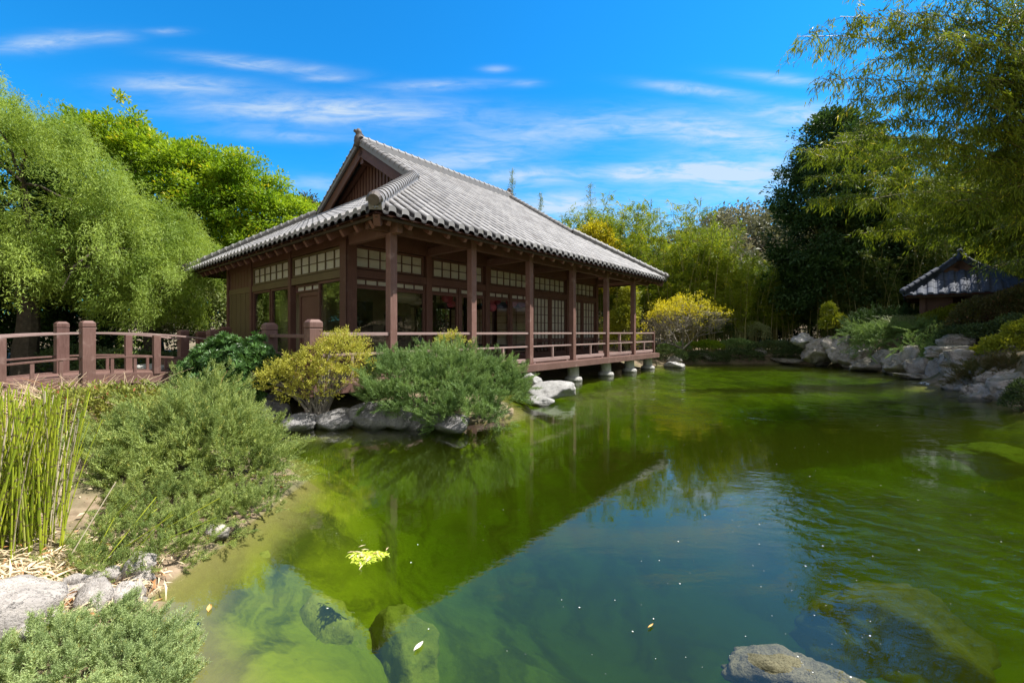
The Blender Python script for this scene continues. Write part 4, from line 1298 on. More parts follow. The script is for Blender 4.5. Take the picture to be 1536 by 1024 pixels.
# island in front of the pavilion
shrub('glossy_shrub', 'dark green glossy leaved shrub between the footbridge end and the pavilion', 'shrub',
      [(-5.1, 7.95, .92, .74, .62, .62), (-4.68, 7.75, .72, .58, .5, .5), (-5.6, 8.05, .84, .56, .5, .55), (-5.0, 7.5, .50, .66, .45, .45)], L_PITTO, SP_P, 3400, .105, None, 7, jit=.35, lift=.35, base=(-5.2, 7.9, .2), lump=.3, lo=.5, tuft=.15)
shrub('yellow_shrub', 'twiggy yellow leaved shrub in front of the fence newel post', 'shrub',
      [(-3.05, 7.55, 1.16, .62, .42, .40), (-3.55, 7.5, .90, .52, .42, .36), (-3.95, 7.42, .72, .45, .36, .34), (-3.1, 7.4, .80, .55, .36, .32), (-3.5, 7.35, .55, .5, .3, .25)], L_AZALEA, SP_A, 2300, .12, None, 8, jit=.6, lift=.6, base=(-3.45, 7.55, .2), lump=.5, lumpf=3.5, lo=.5, stems=90, stem_mat=BARK_GREY)
shrub('island_juniper', 'big spreading green juniper mound at the front of the pavilion', 'shrub',
      [(-1.95, 7.75, .66, .76, .62, .46), (-1.15, 7.85, .72, .82, .62, .48), (-.42, 8.0, .56, .66, .58, .46), (-1.5, 7.35, .48, .8, .42, .36), (-.75, 7.3, .34, .62, .4, .34), (-.85, 7.05, .16, .6, .34, .24), (-.15, 8.0, .42, .42, .42, .34), (-2.2, 7.45, .42, .45, .35, .3), (-1.6, 7.1, .26, .6, .32, .24)], L_JUNIPER_D, SP_J, 15000, .145, None, 9, lift=.4, lump=.34, lumpf=3.4, zmin=.03, base=(-1.2, 7.8, .2), lo=.5, plume=.40)
shrub('yellow_sapling', 'small pale yellow sapling rising behind the big juniper mound', 'shrub',
      [(-1.18, 8.55, 1.42, .20, .18, .17), (-.95, 8.5, 1.32, .16, .14, .12), (-1.42, 8.5, 1.36, .12, .12, .16)], L_AZALEA, SP_A, 170, .11, None, 10, jit=.6, lift=.6, base=(-1.18, 8.55, .3), stems=12, stem_mat=BARK_GREY)


def grass(name, label, cat, c, n, h, spread, m, seed, wd=.008, lean=.35, kind=None, group=None, ry=None):
    """arching blades rising from a patch of ground"""
    r = np.random.default_rng(seed)
    base = np.array(c, float)
    root = empty(name, base, 0, label, cat, group)
    x = r.normal(0, spread, n); y = r.normal(0, ry or spread * .6, n)
    H = h * r.uniform(.55, 1.1, n)
    a = r.uniform(0, 2 * math.pi, n); k = H * lean * r.uniform(.2, 1.4, n)
    tt = np.linspace(0, 1, 6)
    P = np.stack([x[:, None] + np.cos(a)[:, None] * k[:, None] * tt ** 2, y[:, None] + np.sin(a)[:, None] * k[:, None] * tt ** 2, H[:, None] * (tt - .18 * tt ** 3)], -1)
    Rr = wd * np.linspace(1, .25, 6)[None] * r.uniform(.6, 1.2, n)[:, None]
    V, Q = tubes(P, Rr, 3)
    o = mesh_np('blade', V, Q, m, root, rnd=np.repeat(r.random(n), 15))
    tag(o, kind=kind or 'stuff')
    return root


grass('dry_grass', 'tuft of dry blond grass arching in front of the bridge rail', 'grass tuft', (-5.95, 5.65, .25), 420, .85, .62, L_STRAW, 12, .007, .75)
# horsetail reeds
def reeds():
    r = np.random.default_rng(21)
    x = np.concatenate([r.normal(-3.26, .17, 210), r.normal(-3.6, .25, 130)]); y = np.concatenate([r.normal(2.78, .15, 210), r.normal(3.0, .2, 130)])
    ok = x < -2.93 - (2.8 - y) * -1.05
    x, y = x[ok], y[ok]; n = len(x)
    root = empty('horsetail_reeds', (-2.95, 2.8, .1), 0, 'stand of tall yellow green horsetail reeds at the left edge', 'reeds')
    H = r.uniform(.55, 1.22, n); H[: n // 2] = r.uniform(.9, 1.2, n // 2)
    lx, ly = r.normal(.02, .07, n), r.normal(0, .06, n)
    tt = np.linspace(0, 1, 7)
    P = np.stack([x[:, None] + 2.95 + lx[:, None] * tt * (1 + tt), y[:, None] - 2.8 + ly[:, None] * tt * (1 + tt), H[:, None] * tt - .06], -1)
    Rr = r.uniform(.003, .0058, n)[:, None] * np.linspace(1, .75, 7)[None]
    V, Q = tubes(P, Rr, 6)
    tag(mesh_np('stem', V, Q, L_REED, root, rnd=np.repeat(r.random(n), 36)), kind='stuff')
    # dark joints ringed round each stem
    mb_v, mb_q, off = [], [], 0
    for i in range(n):
        zz = np.arange(.12, H[i] * .95, r.uniform(.10, .16))
        f = zz / H[i]
        c = np.stack([np.interp(f, tt, P[i, :, 0]), np.interp(f, tt, P[i, :, 1]), np.interp(f, tt, P[i, :, 2])], 1)
        PP = np.stack([c, c + (0, 0, .011)], 1); RR = np.full((len(c), 2), Rr[i, 0] * 1.12)
        v, q = tubes(PP, RR, 6)
        mb_v.append(v); mb_q.append(q + off); off += len(v)
    mesh_np('joint', np.concatenate(mb_v), np.concatenate(mb_q), plain_mat('joint', (.22, .19, .06), (.10, .09, .03)), root)
    # leaning and fallen stems
    k = 14
    P = np.zeros((k, 5, 3)); tt = np.linspace(0, 1, 5)
    for i in range(k):
        b = np.array((r.uniform(-.1, .45), r.uniform(-.2, .25), .0)); a = r.uniform(-.6, 1.2); L_ = r.uniform(.3, .65); e = r.uniform(.3, 1.1)
        dd = np.array((math.cos(a) * math.cos(e), math.sin(a) * math.cos(e), math.sin(e)))
        P[i] = b + dd * L_ * tt[:, None]
    V, Q = tubes(P, np.full((k, 5), .0032), 5)
    mesh_np('bent_stem', V, Q, L_REED, root, rnd=np.repeat(r.random(k), 20))


reeds()


def litter(name, label, pts_fn, n, ln, wd, m, seed):
    r = np.random.default_rng(seed)
    x, y = pts_fn(r, n)
    ok = pond_sd(x, y) > .03
    x, y = x[ok], y[ok]; n = len(x)
    z = land_h(x, y)
    C = np.stack([x, y, z + r.uniform(.006, .04, n)], 1)
    D = np.stack([r.normal(0, 1, n), r.normal(0, 1, n), r.normal(0, .25, n)], 1)
    V, Fq = scatter(*leaf(wd / ln, .1), C, D, np.tile([0, 0, 1.0], (n, 1)) + r.normal(0, .4, (n, 3)), ln * r.uniform(.4, 1.3, n))
    o = mesh_np(name, V, Fq, m, None, rnd=r.random(n))
    return tag(o, label, 'litter', kind='stuff')


litter('dry_litter', 'dry straw and fallen leaves on the soil under the reeds', lambda r, n: (r.normal(-2.72, .32, n), r.normal(2.52, .2, n)), 1700, .11, .010, L_STRAW, 5)
litter('fallen_leaves', 'brown fallen leaves on the near bank soil', lambda r, n: (r.uniform(-4.5, -2.0, n), r.uniform(1.6, 4.6, n)), 900, .05, .022, L_STRAW, 6)

# ------------------------------------------------------------------ trees
def limbs(mb, start, targets, r0, r, wander=.12, k=6):
    for tgt in targets:
        tgt = np.array(tgt, float)
        L_ = np.linalg.norm(tgt - start)
        tt = np.linspace(0, 1, 6)[:, None]
        P = start + (tgt - start) * tt + np.array((0, 0, 1.0)) * (.12 * L_ * np.sin(tt * math.pi))
        P[1:-1] += r.normal(0, wander * L_ * .12, (4, 3))
        mb.tube(P, r0 * np.linspace(1, .25, 6), k, False)


def tree(name, label, loc, blobs, m, nleaf, lsize, h0, r0, seed, group=None, proto=LEAF, clump=.55, per=130, bark=BARK, droop=.0, lump=.35, cat='tree', fill=.35, strands=0, strand_len=(1.2, 3.2), up=-.5, rz=0):
    """tapered trunk with limbs into every lobe, and a crown of leaf clumps; blobs are relative to the foot"""
    r = np.random.default_rng(seed)
    root = empty(name, loc, rz, label, cat, group)
    B = np.array(blobs, float)
    tb = MB()
    top = np.array((B[:, 0].mean() * .4, B[:, 1].mean() * .4, h0))
    tt = np.linspace(0, 1, 6)[:, None]
    P = top * tt + np.concatenate([np.zeros((1, 3)), r.normal(0, .05 * h0 * .3, (5, 3)) * (1, 1, 0)]); P[0, 2] = -.3
    tb.tube(P, r0 * np.array([1.35, 1.05, .95, .85, .78, .7]), 9, False)
    limbs(tb, P[-1], [b[:3] for b in B], r0 * .5, r)
    for b in B: limbs(tb, b[:3], [b[:3] + sphere_dirs(1, r)[0] * b[3:6] * .8 for _ in range(5)], r0 * .16, r, k=4)
    tb.build('trunk', bark, root)
    nc = int(nleaf / per)
    p, d = blob_points(blobs, nc, r, lo=.45, lump=lump, lumpf=2.2, up=up)
    nc = len(p)
    cs = clump * r.uniform(.6, 1.4, nc)
    kk = np.repeat(np.arange(nc), per)
    q = sphere_dirs(len(kk), r) * (r.random(len(kk)) ** .45 * cs[kk])[:, None] * np.array((1, 1, .72))
    C = p[kk] + q
    D = unit(q) * .6 + d[kk] * .5 + r.normal(0, .5, q.shape) + np.array((0, 0, -droop))
    H = d[kk] * .5 + np.array((0, 0, .9)) + r.normal(0, .5, q.shape)
    S = lsize * r.uniform(.6, 1.3, len(kk))
    rv = np.clip(.55 * r.random(nc)[kk] + .45 * r.random(len(kk)), 0, 1)
    if strands:
        pc, dc = blob_points(blobs, strands // 11, r, lo=.8, lump=lump, lumpf=2.2, up=-.1)
        kq = np.repeat(np.arange(len(pc)), 11)
        p2 = pc[kq] + r.normal(0, .17, (len(kq), 3)); d2 = dc[kq]
        ns = 34
        ln = r.uniform(*strand_len, len(pc))[kq] * r.uniform(.6, 1.1, len(kq))
        tt = np.linspace(0, 1, ns)
        off = d2 * np.array((1, 1, .1)) * .35
        Ps = p2[:, None] + off[:, None] * np.sqrt(tt)[None, :, None] + np.array((0, 0, -1.0)) * (ln[:, None] * tt)[..., None] + r.normal(0, .05, (len(p2), ns, 3))
        C2 = Ps.reshape(-1, 3)
        D2 = r.normal(0, .6, C2.shape) + np.array((0, 0, -.8)) + np.repeat(d2, ns, 0) * .5
        H2 = r.normal(0, .6, C2.shape) + np.repeat(d2, ns, 0) * .8 + np.array((0, 0, .5))
        ok = C2[:, 2] > .1
        C = np.concatenate([C, C2[ok]]); D = np.concatenate([D, D2[ok]]); H = np.concatenate([H, H2[ok]])
        S = np.concatenate([S, lsize * r.uniform(.6, 1.2, ok.sum())])
        rv = np.concatenate([rv, np.clip(np.repeat(r.random(len(pc))[kq], ns)[ok] * .6 + .4 * r.random(ok.sum()), 0, 1)])
    V, Fq = scatter(proto[0], proto[1], C, D, H, S)
    mesh_np('crown', V, Fq, m, root, rnd=np.repeat(rv, len(proto[1])))
    return root


G_TL = 'trees beyond the footbridge'
tree('weeping_tree', 'tall pale green weeping tree leaning in at the left edge', (-17.0, 15.0, .3),
     [(.6, -.6, 6.3, 2.9, 2.4, 2.8), (-2.4, .2, 7.2, 2.8, 2.4, 3.0), (2.4, .0, 4.2, 2.1, 2.0, 2.5), (.2, -1.2, 3.2, 2.6, 1.8, 2.3), (-2.2, -1.0, 4.0, 2.4, 1.8, 2.6), (3.5, .8, 2.8, 1.6, 1.5, 2.0), (-1.2, .2, 5.4, 2.6, 2.0, 2.4), (-.4, .8, 4.4, 2.8, 1.6, 2.6)],
     L_WILLOW, 85000, .125, 3.6, .32, 51, G_TL, LEAF_N, .36, 110, strands=2600, strand_len=(.7, 2.3), droop=.5, lump=.6)
tree('weeping_tree', 'smaller pale weeping tree hanging low behind the bridge posts', (-14.2, 16.8, .3),
     [(0, 0, 4.6, 2.0, 1.8, 2.0), (1.2, -.3, 3.3, 1.6, 1.5, 1.8), (-1.2, -.3, 3.2, 1.7, 1.5, 1.9), (.3, -.8, 2.1, 1.7, 1.2, 1.4)],
     L_WILLOW, 36000, .12, 2.2, .2, 52, G_TL, LEAF_N, .32, 110, strands=1200, strand_len=(.6, 1.7), droop=.5, lump=.6)
tree('leafy_tree', 'tall bright green tree rising behind the pale weeping tree', (-18.0, 21.5, .3),
     [(-1.5, 0, 9.2, 3.2, 2.8, 2.9), (1.6, 0, 8.3, 3.0, 2.6, 2.8), (-4.2, .5, 9.0, 3.0, 2.6, 3.2), (3.8, -.4, 6.6, 2.4, 2.2, 2.5), (0, -1, 5.2, 3.4, 2.4, 2.8), (3.5, -.8, 3.6, 2.2, 1.8, 2.4)],
     L_GREEN, 100000, .19, 4.5, .38, 53, G_TL, LEAF, .52, 110, lump=.5)
tree('leafy_tree', 'bright green rounded tree left of the pavilion roof', (-12.6, 21.0, .3),
     [(-.6, 0, 7.6, 2.2, 2.0, 2.0), (1.0, 0, 6.4, 1.9, 1.8, 1.8), (-2.2, 0, 6.2, 2.0, 1.8, 2.2), (.4, -.6, 4.4, 2.2, 1.7, 2.0), (-1.8, -.5, 3.2, 2.0, 1.5, 1.8)],
     L_GREEN, 66000, .17, 3.0, .28, 54, G_TL, LEAF, .45, 100, lump=.5)
tree('russet_tree', 'small tree with reddish brown leaves against the pavilion roof edge', (-11.6, 24.5, .3),
     [(0, 0, 7.4, 1.2, 1.2, 1.4), (1.0, .2, 6.4, 1.4, 1.2, 1.5), (-.9, 0, 6.0, 1.2, 1.1, 1.5), (.2, -.3, 4.6, 1.8, 1.4, 1.5)],
     L_RUSSET, 20000, .20, 3.0, .16, 55, G_TL, LEAF, .5, 80)
tree('golden_tree', 'yellow green tree peeping over the left slope of the pavilion roof', (-9.4, 26.5, .3),
     [(0, 0, 7.8, 1.4, 1.3, 1.2), (-1.6, 0, 6.9, 1.4, 1.2, 1.3), (1.4, 0, 7.6, 1.2, 1.2, 1.3), (0, 0, 5.6, 2.2, 1.5, 1.5)],
     L_GINKGO, 26000, .20, 3.5, .18, 56, G_TL, LEAF, .5, 90)
tree('pale_shrub_tree', 'pale silvery green bushy tree at the left corner of the pavilion', (-13.4, 18.9, .2),
     [(0, 0, 2.2, 1.6, 1.3, 1.5), (1.3, .4, 1.7, 1.2, 1.1, 1.3), (-1.3, 0, 1.5, 1.2, 1.1, 1.2)],
     L_PALE, 24000, .13, .9, .10, 57, G_TL, LEAF, .4, 90)
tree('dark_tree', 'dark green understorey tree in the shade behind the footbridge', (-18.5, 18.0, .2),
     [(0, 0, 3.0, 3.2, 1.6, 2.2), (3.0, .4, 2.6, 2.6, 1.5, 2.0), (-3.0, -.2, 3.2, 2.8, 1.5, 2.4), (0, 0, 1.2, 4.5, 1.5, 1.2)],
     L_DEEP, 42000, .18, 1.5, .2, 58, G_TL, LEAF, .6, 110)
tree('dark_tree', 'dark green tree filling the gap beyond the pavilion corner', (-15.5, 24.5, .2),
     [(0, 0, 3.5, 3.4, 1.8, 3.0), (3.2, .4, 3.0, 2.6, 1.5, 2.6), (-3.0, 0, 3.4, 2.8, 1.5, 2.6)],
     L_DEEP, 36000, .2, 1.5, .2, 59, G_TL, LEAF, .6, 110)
shrub('bank_cover', 'dark low shrub on the far bank seen through the bridge rails', 'shrub', [(-13.6, 14.9, .45, 1.6, .8, .55), (-11.4, 15.4, .45, 1.5, .8, .5), (-15.8, 15.6, .5, 1.6, .9, .6)], L_COVER, LEAF, 9000, .11, None, 61, base=(-13.6, 14.9, .1))
rock((-11.4, 13.6, .35), (.55, .4, .28), ROCK_WHITE, 62, label='white rock on the far bank seen through the bridge rails', group=None)


def src(lab): return [o for o in scene.objects if str(o.get('label', '')).startswith(lab)][0]
dup(src('dark green tree filling'), (-19.5, 20.5, .2), 2.0, 1.25, 'tall dark green tree standing between the weeping tree and the bright green tree')
for (x, y, rz, s_, k) in ((-22.5, 9.5, 1.0, .95, 'tall pale green'), (-23.5, 3.5, 2.2, .95, 'tall bright green'), (-27, 14, 4.0, 1.0, 'tall bright green'), (-20.5, 12.5, 2.6, .9, 'smaller pale')):
    dup(src(k), (x, y, .3), rz, s_, 'leafy tree outside the picture on the left bank', 'trees outside the picture on the left')
dup(src('dark green understorey'), (-25, 17.5, .2), 1.0, 1.0, 'dark green understorey tree deepest in the shade at the far left', 'trees outside the picture on the left')


# bamboo: a few clumps built once and copied
def bamboo(name, label, loc, nculm, H, spread, m, seed, group, lsize=.27, lean=.16, per=19, low=.3, droop=.55, twig=.55, step=.30):
    r = np.random.default_rng(seed)
    root = empty(name, loc, 0, label, 'bamboo', group)
    Cs, Ds, Hs, rv = [], [], [], []
    for i in range(nculm):
        b = np.array((*r.normal(0, spread, 2), -.2)); h = H * r.uniform(.72, 1.05)
        a = r.uniform(0, 2 * math.pi); k = h * lean * r.uniform(.3, 1.5)
        tt = np.linspace(0, 1, 9)
        P = b + np.stack([math.cos(a) * k * tt ** 2.2, math.sin(a) * k * tt ** 2.2, h * (tt - .06 * tt ** 4)], 1)
        mb = MB(); mb.tube(P, .028 * np.linspace(1.1, .25, 9), 6, False); mb.build('culm', CULM, root)
        s = np.arange(h * low * r.uniform(.7, 1.2), h * .995, step) / h
        node = np.stack([np.interp(s, tt, P[:, j]) for j in range(3)], 1)
        for rep in range(2):
            an = r.uniform(0, 2 * math.pi, len(s))
            tl = twig * (1.15 - .75 * s) * r.uniform(.5, 1.3, len(s)) + .12
            tip = node + np.stack([np.cos(an) * tl, np.sin(an) * tl, tl * r.uniform(.0, .7, len(s))], 1)
            kk = np.repeat(np.arange(len(s)), per)
            f = r.uniform(.25, 1.05, len(kk))
            c = node[kk] + (tip - node)[kk] * f[:, None] + r.normal(0, .06, (len(kk), 3))
            dd = unit((tip - node)[kk]) * .8 + r.normal(0, .45, (len(kk), 3)) + np.array((0, 0, -droop))
            Cs.append(c); Ds.append(dd); Hs.append(r.normal(0, .6, (len(kk), 3)) + np.array((0, 0, 1.0)))
            rv.append(np.clip(.6 * r.random(len(s))[kk] + .4 * r.random(len(kk)), 0, 1))
    C = np.concatenate(Cs)
    V, Fq = scatter(BLADE[0], BLADE[1], C, np.concatenate(Ds), np.concatenate(Hs), lsize * r.uniform(.6, 1.2, len(C)))
    mesh_np('foliage', V, Fq, m, root, rnd=np.concatenate(rv))
    return root


G_BF, G_BR = 'bamboo clumps behind the pavilion', 'bamboo clumps on the right slope'
LB1 = 'yellow green bamboo clump with slender culms in the grove behind the far shore'
LB2 = 'shaded olive green bamboo clump on the slope behind the small pavilion'
pA = bamboo('bamboo_clump', LB1, (7.5, 26.5, .3), 13, 7.6, .5, L_BAMBOO_Y, 71, G_BF, low=.46, per=20)
pB = bamboo('bamboo_clump', LB1, (9.6, 26.0, .3), 12, 7.0, .55, L_BAMBOO_Y, 72, G_BF, low=.42, per=20)
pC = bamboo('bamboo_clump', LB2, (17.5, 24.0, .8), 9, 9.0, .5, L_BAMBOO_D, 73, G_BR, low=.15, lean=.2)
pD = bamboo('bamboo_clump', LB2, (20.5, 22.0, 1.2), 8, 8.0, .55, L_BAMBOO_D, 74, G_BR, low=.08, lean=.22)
r = np.random.default_rng(5)
def spot(px, Y): return (px - CX) / F_PX * Y
for i, (px, Y, s_) in enumerate([(905, 30, 1.32), (935, 27.5, 1.3), (962, 29, 1.38), (985, 31, 1.3), (1035, 27, 1.22), (1055, 26, 1.2), (1078, 26.5, .98), (1098, 25.6, .88), (1120, 26.8, .82), (1142, 25.4, .80), (1012, 28.5, .95), (855, 31, 1.42), (880, 29, 1.3), (948, 32, 1.42), (920, 33, 1.45), (1045, 30, 1.3),
                                 (1000, 33, 1.1), (1050, 31, 1.15), (1090, 30, .88), (1130, 29.5, .78), (1165, 27, .74), (1180, 25.5, .74), (870, 33, 1.4), (835, 36, 1.4), (1020, 25.2, .55), (1070, 24.8, .6), (1115, 24.5, .6)]):
    x = spot(px, Y)
    dup((pA, pB)[i % 2], (x, Y, gz(x, Y)), r.uniform(0, 6.28), (s_, s_, s_ * r.uniform(.95, 1.08)), LB1, G_BF)
for i, (px, Y, s_) in enumerate([(1270, 23.5, 1.0), (1305, 23, 1.05), (1335, 23.5, 1.1), (1365, 23, 1.15), (1400, 23.8, 1.2), (1440, 24, 1.2), (1480, 24, 1.2), (1520, 23.5, 1.2), (1560, 22, 1.15),
                                 (1260, 28, 1.1), (1300, 28, 1.3), (1345, 28, 1.4), (1395, 29, 1.45), (1450, 28, 1.45), (1510, 28, 1.4), (1600, 24, 1.2), (1640, 20, 1.1), (1650, 16, 1.0), (1680, 13, 1.0), (1850, 10.5, .95), (2150, 8.5, .95), (2500, 7, .9), (3000, 5.2, .9), (1750, 14, 1.1), (2050, 12, 1.05), (1545, 19, 1.0), (1500, 20, .9), (1420, 21, .95), (1290, 22.0, .62), (1325, 21.5, .6), (1255, 22.8, .55)]):
    x = spot(px, Y)
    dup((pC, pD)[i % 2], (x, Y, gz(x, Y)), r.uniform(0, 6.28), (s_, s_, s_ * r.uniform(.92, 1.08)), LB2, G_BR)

# taller bamboo leaning out over the right bank
def leaning_bamboo(name, label, root_p, tips, m, seed, lsize=.17, per=14, cat='bamboo', start=.3, group=None, hang=.9, rad=.03, step=.16):
    r = np.random.default_rng(seed)
    rp = np.array(root_p, float)
    root = empty(name, rp, 0, label, cat, group)
    Cs, Ds, Hs, rv = [], [], [], []
    tw = MB()
    for tip in tips:
        tp = np.array(tip, float) - rp
        ctrl = np.array((tp[0] * .15, tp[1] * .15, max(tp[2] * 1.12, tp[2] + 1.0)))
        b = np.array((*r.normal(0, .25, 2), -.2))
        tt = np.linspace(0, 1, 16)[:, None]
        P = b * (1 - tt) ** 2 + 2 * ctrl * tt * (1 - tt) + tp * tt ** 2
        mb = MB(); mb.tube(P, rad * np.linspace(1.2, .15, 16), 6, False); mb.build('culm', CULM, root)
        Ln = np.linalg.norm(np.diff(P, axis=0), axis=1).sum()
        s = np.arange(start, 1.0, step / Ln)
        node = np.stack([np.interp(s, tt[:, 0], P[:, j]) for j in range(3)], 1)
        for rep in range(2):
            an = r.uniform(0, 2 * math.pi, len(s))
            tl = (1.35 - .9 * s) * r.uniform(.4, 1.3, len(s)) * .85 + .15
            tip_ = node + np.stack([np.cos(an) * tl, np.sin(an) * tl, -tl * r.uniform(-.2, hang, len(s))], 1)
            for q0, q1 in zip(node, tip_): tw.tube([q0, (q0 + q1) / 2 + (0, 0, .06), q1], [.006, .004, .002], 3, False)
            kk = np.repeat(np.arange(len(s)), per)
            f = r.uniform(.15, 1.08, len(kk))
            c = node[kk] + (tip_ - node)[kk] * f[:, None] + r.normal(0, .05, (len(kk), 3)) + np.array((0, 0, .06)) * np.sin(f * math.pi)[:, None]
            dd = unit((tip_ - node)[kk]) * .6 + r.normal(0, .4, (len(kk), 3)) + np.array((0, 0, -.7))
            Cs.append(c); Ds.append(dd); Hs.append(r.normal(0, .7, (len(kk), 3)) + np.array((0, 0, .8)))
            rv.append(np.clip(.6 * r.random(len(s))[kk] + .4 * r.random(len(kk)), 0, 1))
    tw.build('twig', BARK, root)
    C = np.concatenate(Cs)
    V, Fq = scatter(BLADE[0], BLADE[1], C, np.concatenate(Ds), np.concatenate(Hs), lsize * r.uniform(.6, 1.25, len(C)))
    mesh_np('foliage', V, Fq, m, root, rnd=np.concatenate(rv))
    return root


for i, (px, Y, s_) in enumerate([(1010, 33, .9), (1085, 33, .9), (1150, 32, .9), (1215, 30, 1.0), (1290, 30, 1.1), (920, 37, 1.0)]):
    x = spot(px, Y)
    dup(src('dark green understorey'), (x, Y, gz(x, Y) - .2), i * 1.9, s_, 'dark undergrowth tree in the shade behind the bamboo culms', 'dark undergrowth behind the bamboo')
for i, (x, y, s_) in enumerate([(-9.5, 30, 1.1), (-5.5, 31, 1.15), (-1.5, 32, 1.2), (2.2, 33, 1.15), (-13, 29, 1.1)]):
    dup(src('dark green understorey'), (x, y, gz(x, y) - .2), i * 1.3, s_, 'dark green tree hidden behind the pavilion and glimpsed through its windows', 'trees behind the pavilion')
    dup((pA, pB)[i % 2], (x + 1.5, y - 2.0, gz(x + 1.5, y - 2.0)), i * 2.2, .95, 'bamboo clump behind the pavilion glimpsed through its windows', 'bamboo behind the pavilion windows')
for i, (x, y, s_) in enumerate([(25, 13, .8), (27, 8, .85), (26, 3, .8), (30, 16, .9), (24, -3, .8), (30, 10.5, 1.0)]):
    dup(pC, (x, y, gz(x, y)), i * 1.3, s_ * 1.2, 'bamboo clump outside the picture on the right bank', 'bamboo outside the picture on the right')
    dup(src('dark green understorey'), (x + 3, y + 1.5, gz(x, y) - .2), i * 1.9, 1.2, 'dark undergrowth tree outside the picture on the right bank', 'undergrowth outside the picture on the right')
T = lambda *a: [at(*q) for q in a]
leaning_bamboo('leaning_bamboo', 'feathery bamboo arching across the upper right corner of the sky', (15.2, 10.5, 1.0),
               T((1195, 55, 9.5), (1235, 120, 9.5), (1260, 25, 9.0), (1300, 90, 9.8), (1290, 185, 10), (1340, 20, 9.5), (1360, 140, 10), (1400, 60, 9), (1420, 200, 10), (1450, 120, 9.5), (1330, 240, 10.5), (1480, 30, 9.5), (1250, 215, 10.5), (1500, 190, 10), (1530, 80, 9.5), (1440, 260, 10.5), (1390, 310, 11), (1300, 300, 11.5), (1270, 150, 10), (1525, 280, 10), (1380, -60, 9.5), (1470, -90, 9.5), (1300, -40, 9.3)),
               L_BAMBOO, 81, .165, 24, start=.36, step=.12)
leaning_bamboo('leaning_bamboo', 'dense drooping bamboo above the small tiled pavilion', (20.5, 15.5, 1.6),
               T((1205, 225, 14.5), (1225, 265, 14.2), (1250, 205, 14.5), (1210, 300, 14.8), (1230, 240, 14.5), (1260, 300, 14.5), (1300, 270, 14), (1330, 330, 14.5), (1375, 290, 14), (1410, 285, 14), (1400, 250, 15), (1460, 270, 14.5), (1500, 330, 14), (1510, 260, 14), (1290, 350, 15.5), (1350, 215, 15), (1450, 200, 15)),
               L_BAMBOO, 82, .21, 24, start=.3, step=.14)
leaning_bamboo('leaning_bamboo', 'nearest bamboo spray drooping in front of the small pavilion roof', (16.5, 12.5, 1.2),
               T((1490, 345, 12), (1500, 400, 12), (1530, 370, 11.5), (1475, 405, 12.5), (1540, 300, 11.5), (1500, 310, 12)),
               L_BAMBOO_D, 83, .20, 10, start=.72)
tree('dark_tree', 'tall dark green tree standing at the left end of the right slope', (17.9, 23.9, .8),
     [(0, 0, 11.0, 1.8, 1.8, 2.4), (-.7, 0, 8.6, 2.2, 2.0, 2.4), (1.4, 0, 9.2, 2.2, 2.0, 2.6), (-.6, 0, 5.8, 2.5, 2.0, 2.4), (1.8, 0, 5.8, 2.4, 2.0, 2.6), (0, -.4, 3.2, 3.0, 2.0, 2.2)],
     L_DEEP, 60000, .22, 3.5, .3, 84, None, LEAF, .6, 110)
tree('spreading_tree', 'dark limbed tree crossing the bamboo near the upper right edge', (16.8, 12.2, 1.5),
     [(-1.6, -.4, 7.2, 1.5, 1.2, 1.0), (-3.0, -.6, 8.6, 1.5, 1.2, 1.0), (.4, 0, 8.8, 1.8, 1.5, 1.4), (-.8, -.4, 10.4, 2.0, 1.6, 1.4), (-.2, -.6, 5.6, 1.5, 1.2, 1.0)],
     L_BAMBOO_D, 16000, .15, 4.4, .24, 85, None, BLADE, .6, 60, droop=.5)
for i, (px, Y, s_) in enumerate([(1285, 25.5, 1.02), (1345, 26, 1.15), (1410, 26, 1.25), (1480, 25.5, 1.25), (1160, 31, .8), (1290, 32, 1.05), (1400, 33, 1.15), (1500, 31, 1.1), (1580, 27, 1.0)]):
    x = spot(px, Y)
    src = [o for o in scene.objects if o.get('label', '').startswith('tall dark green tree')][0]
    dup(src, (x, Y, gz(x, Y)), i * 1.7, s_, 'tall dark tree closing the view behind the bamboo of the right slope', 'dark trees behind the right slope')

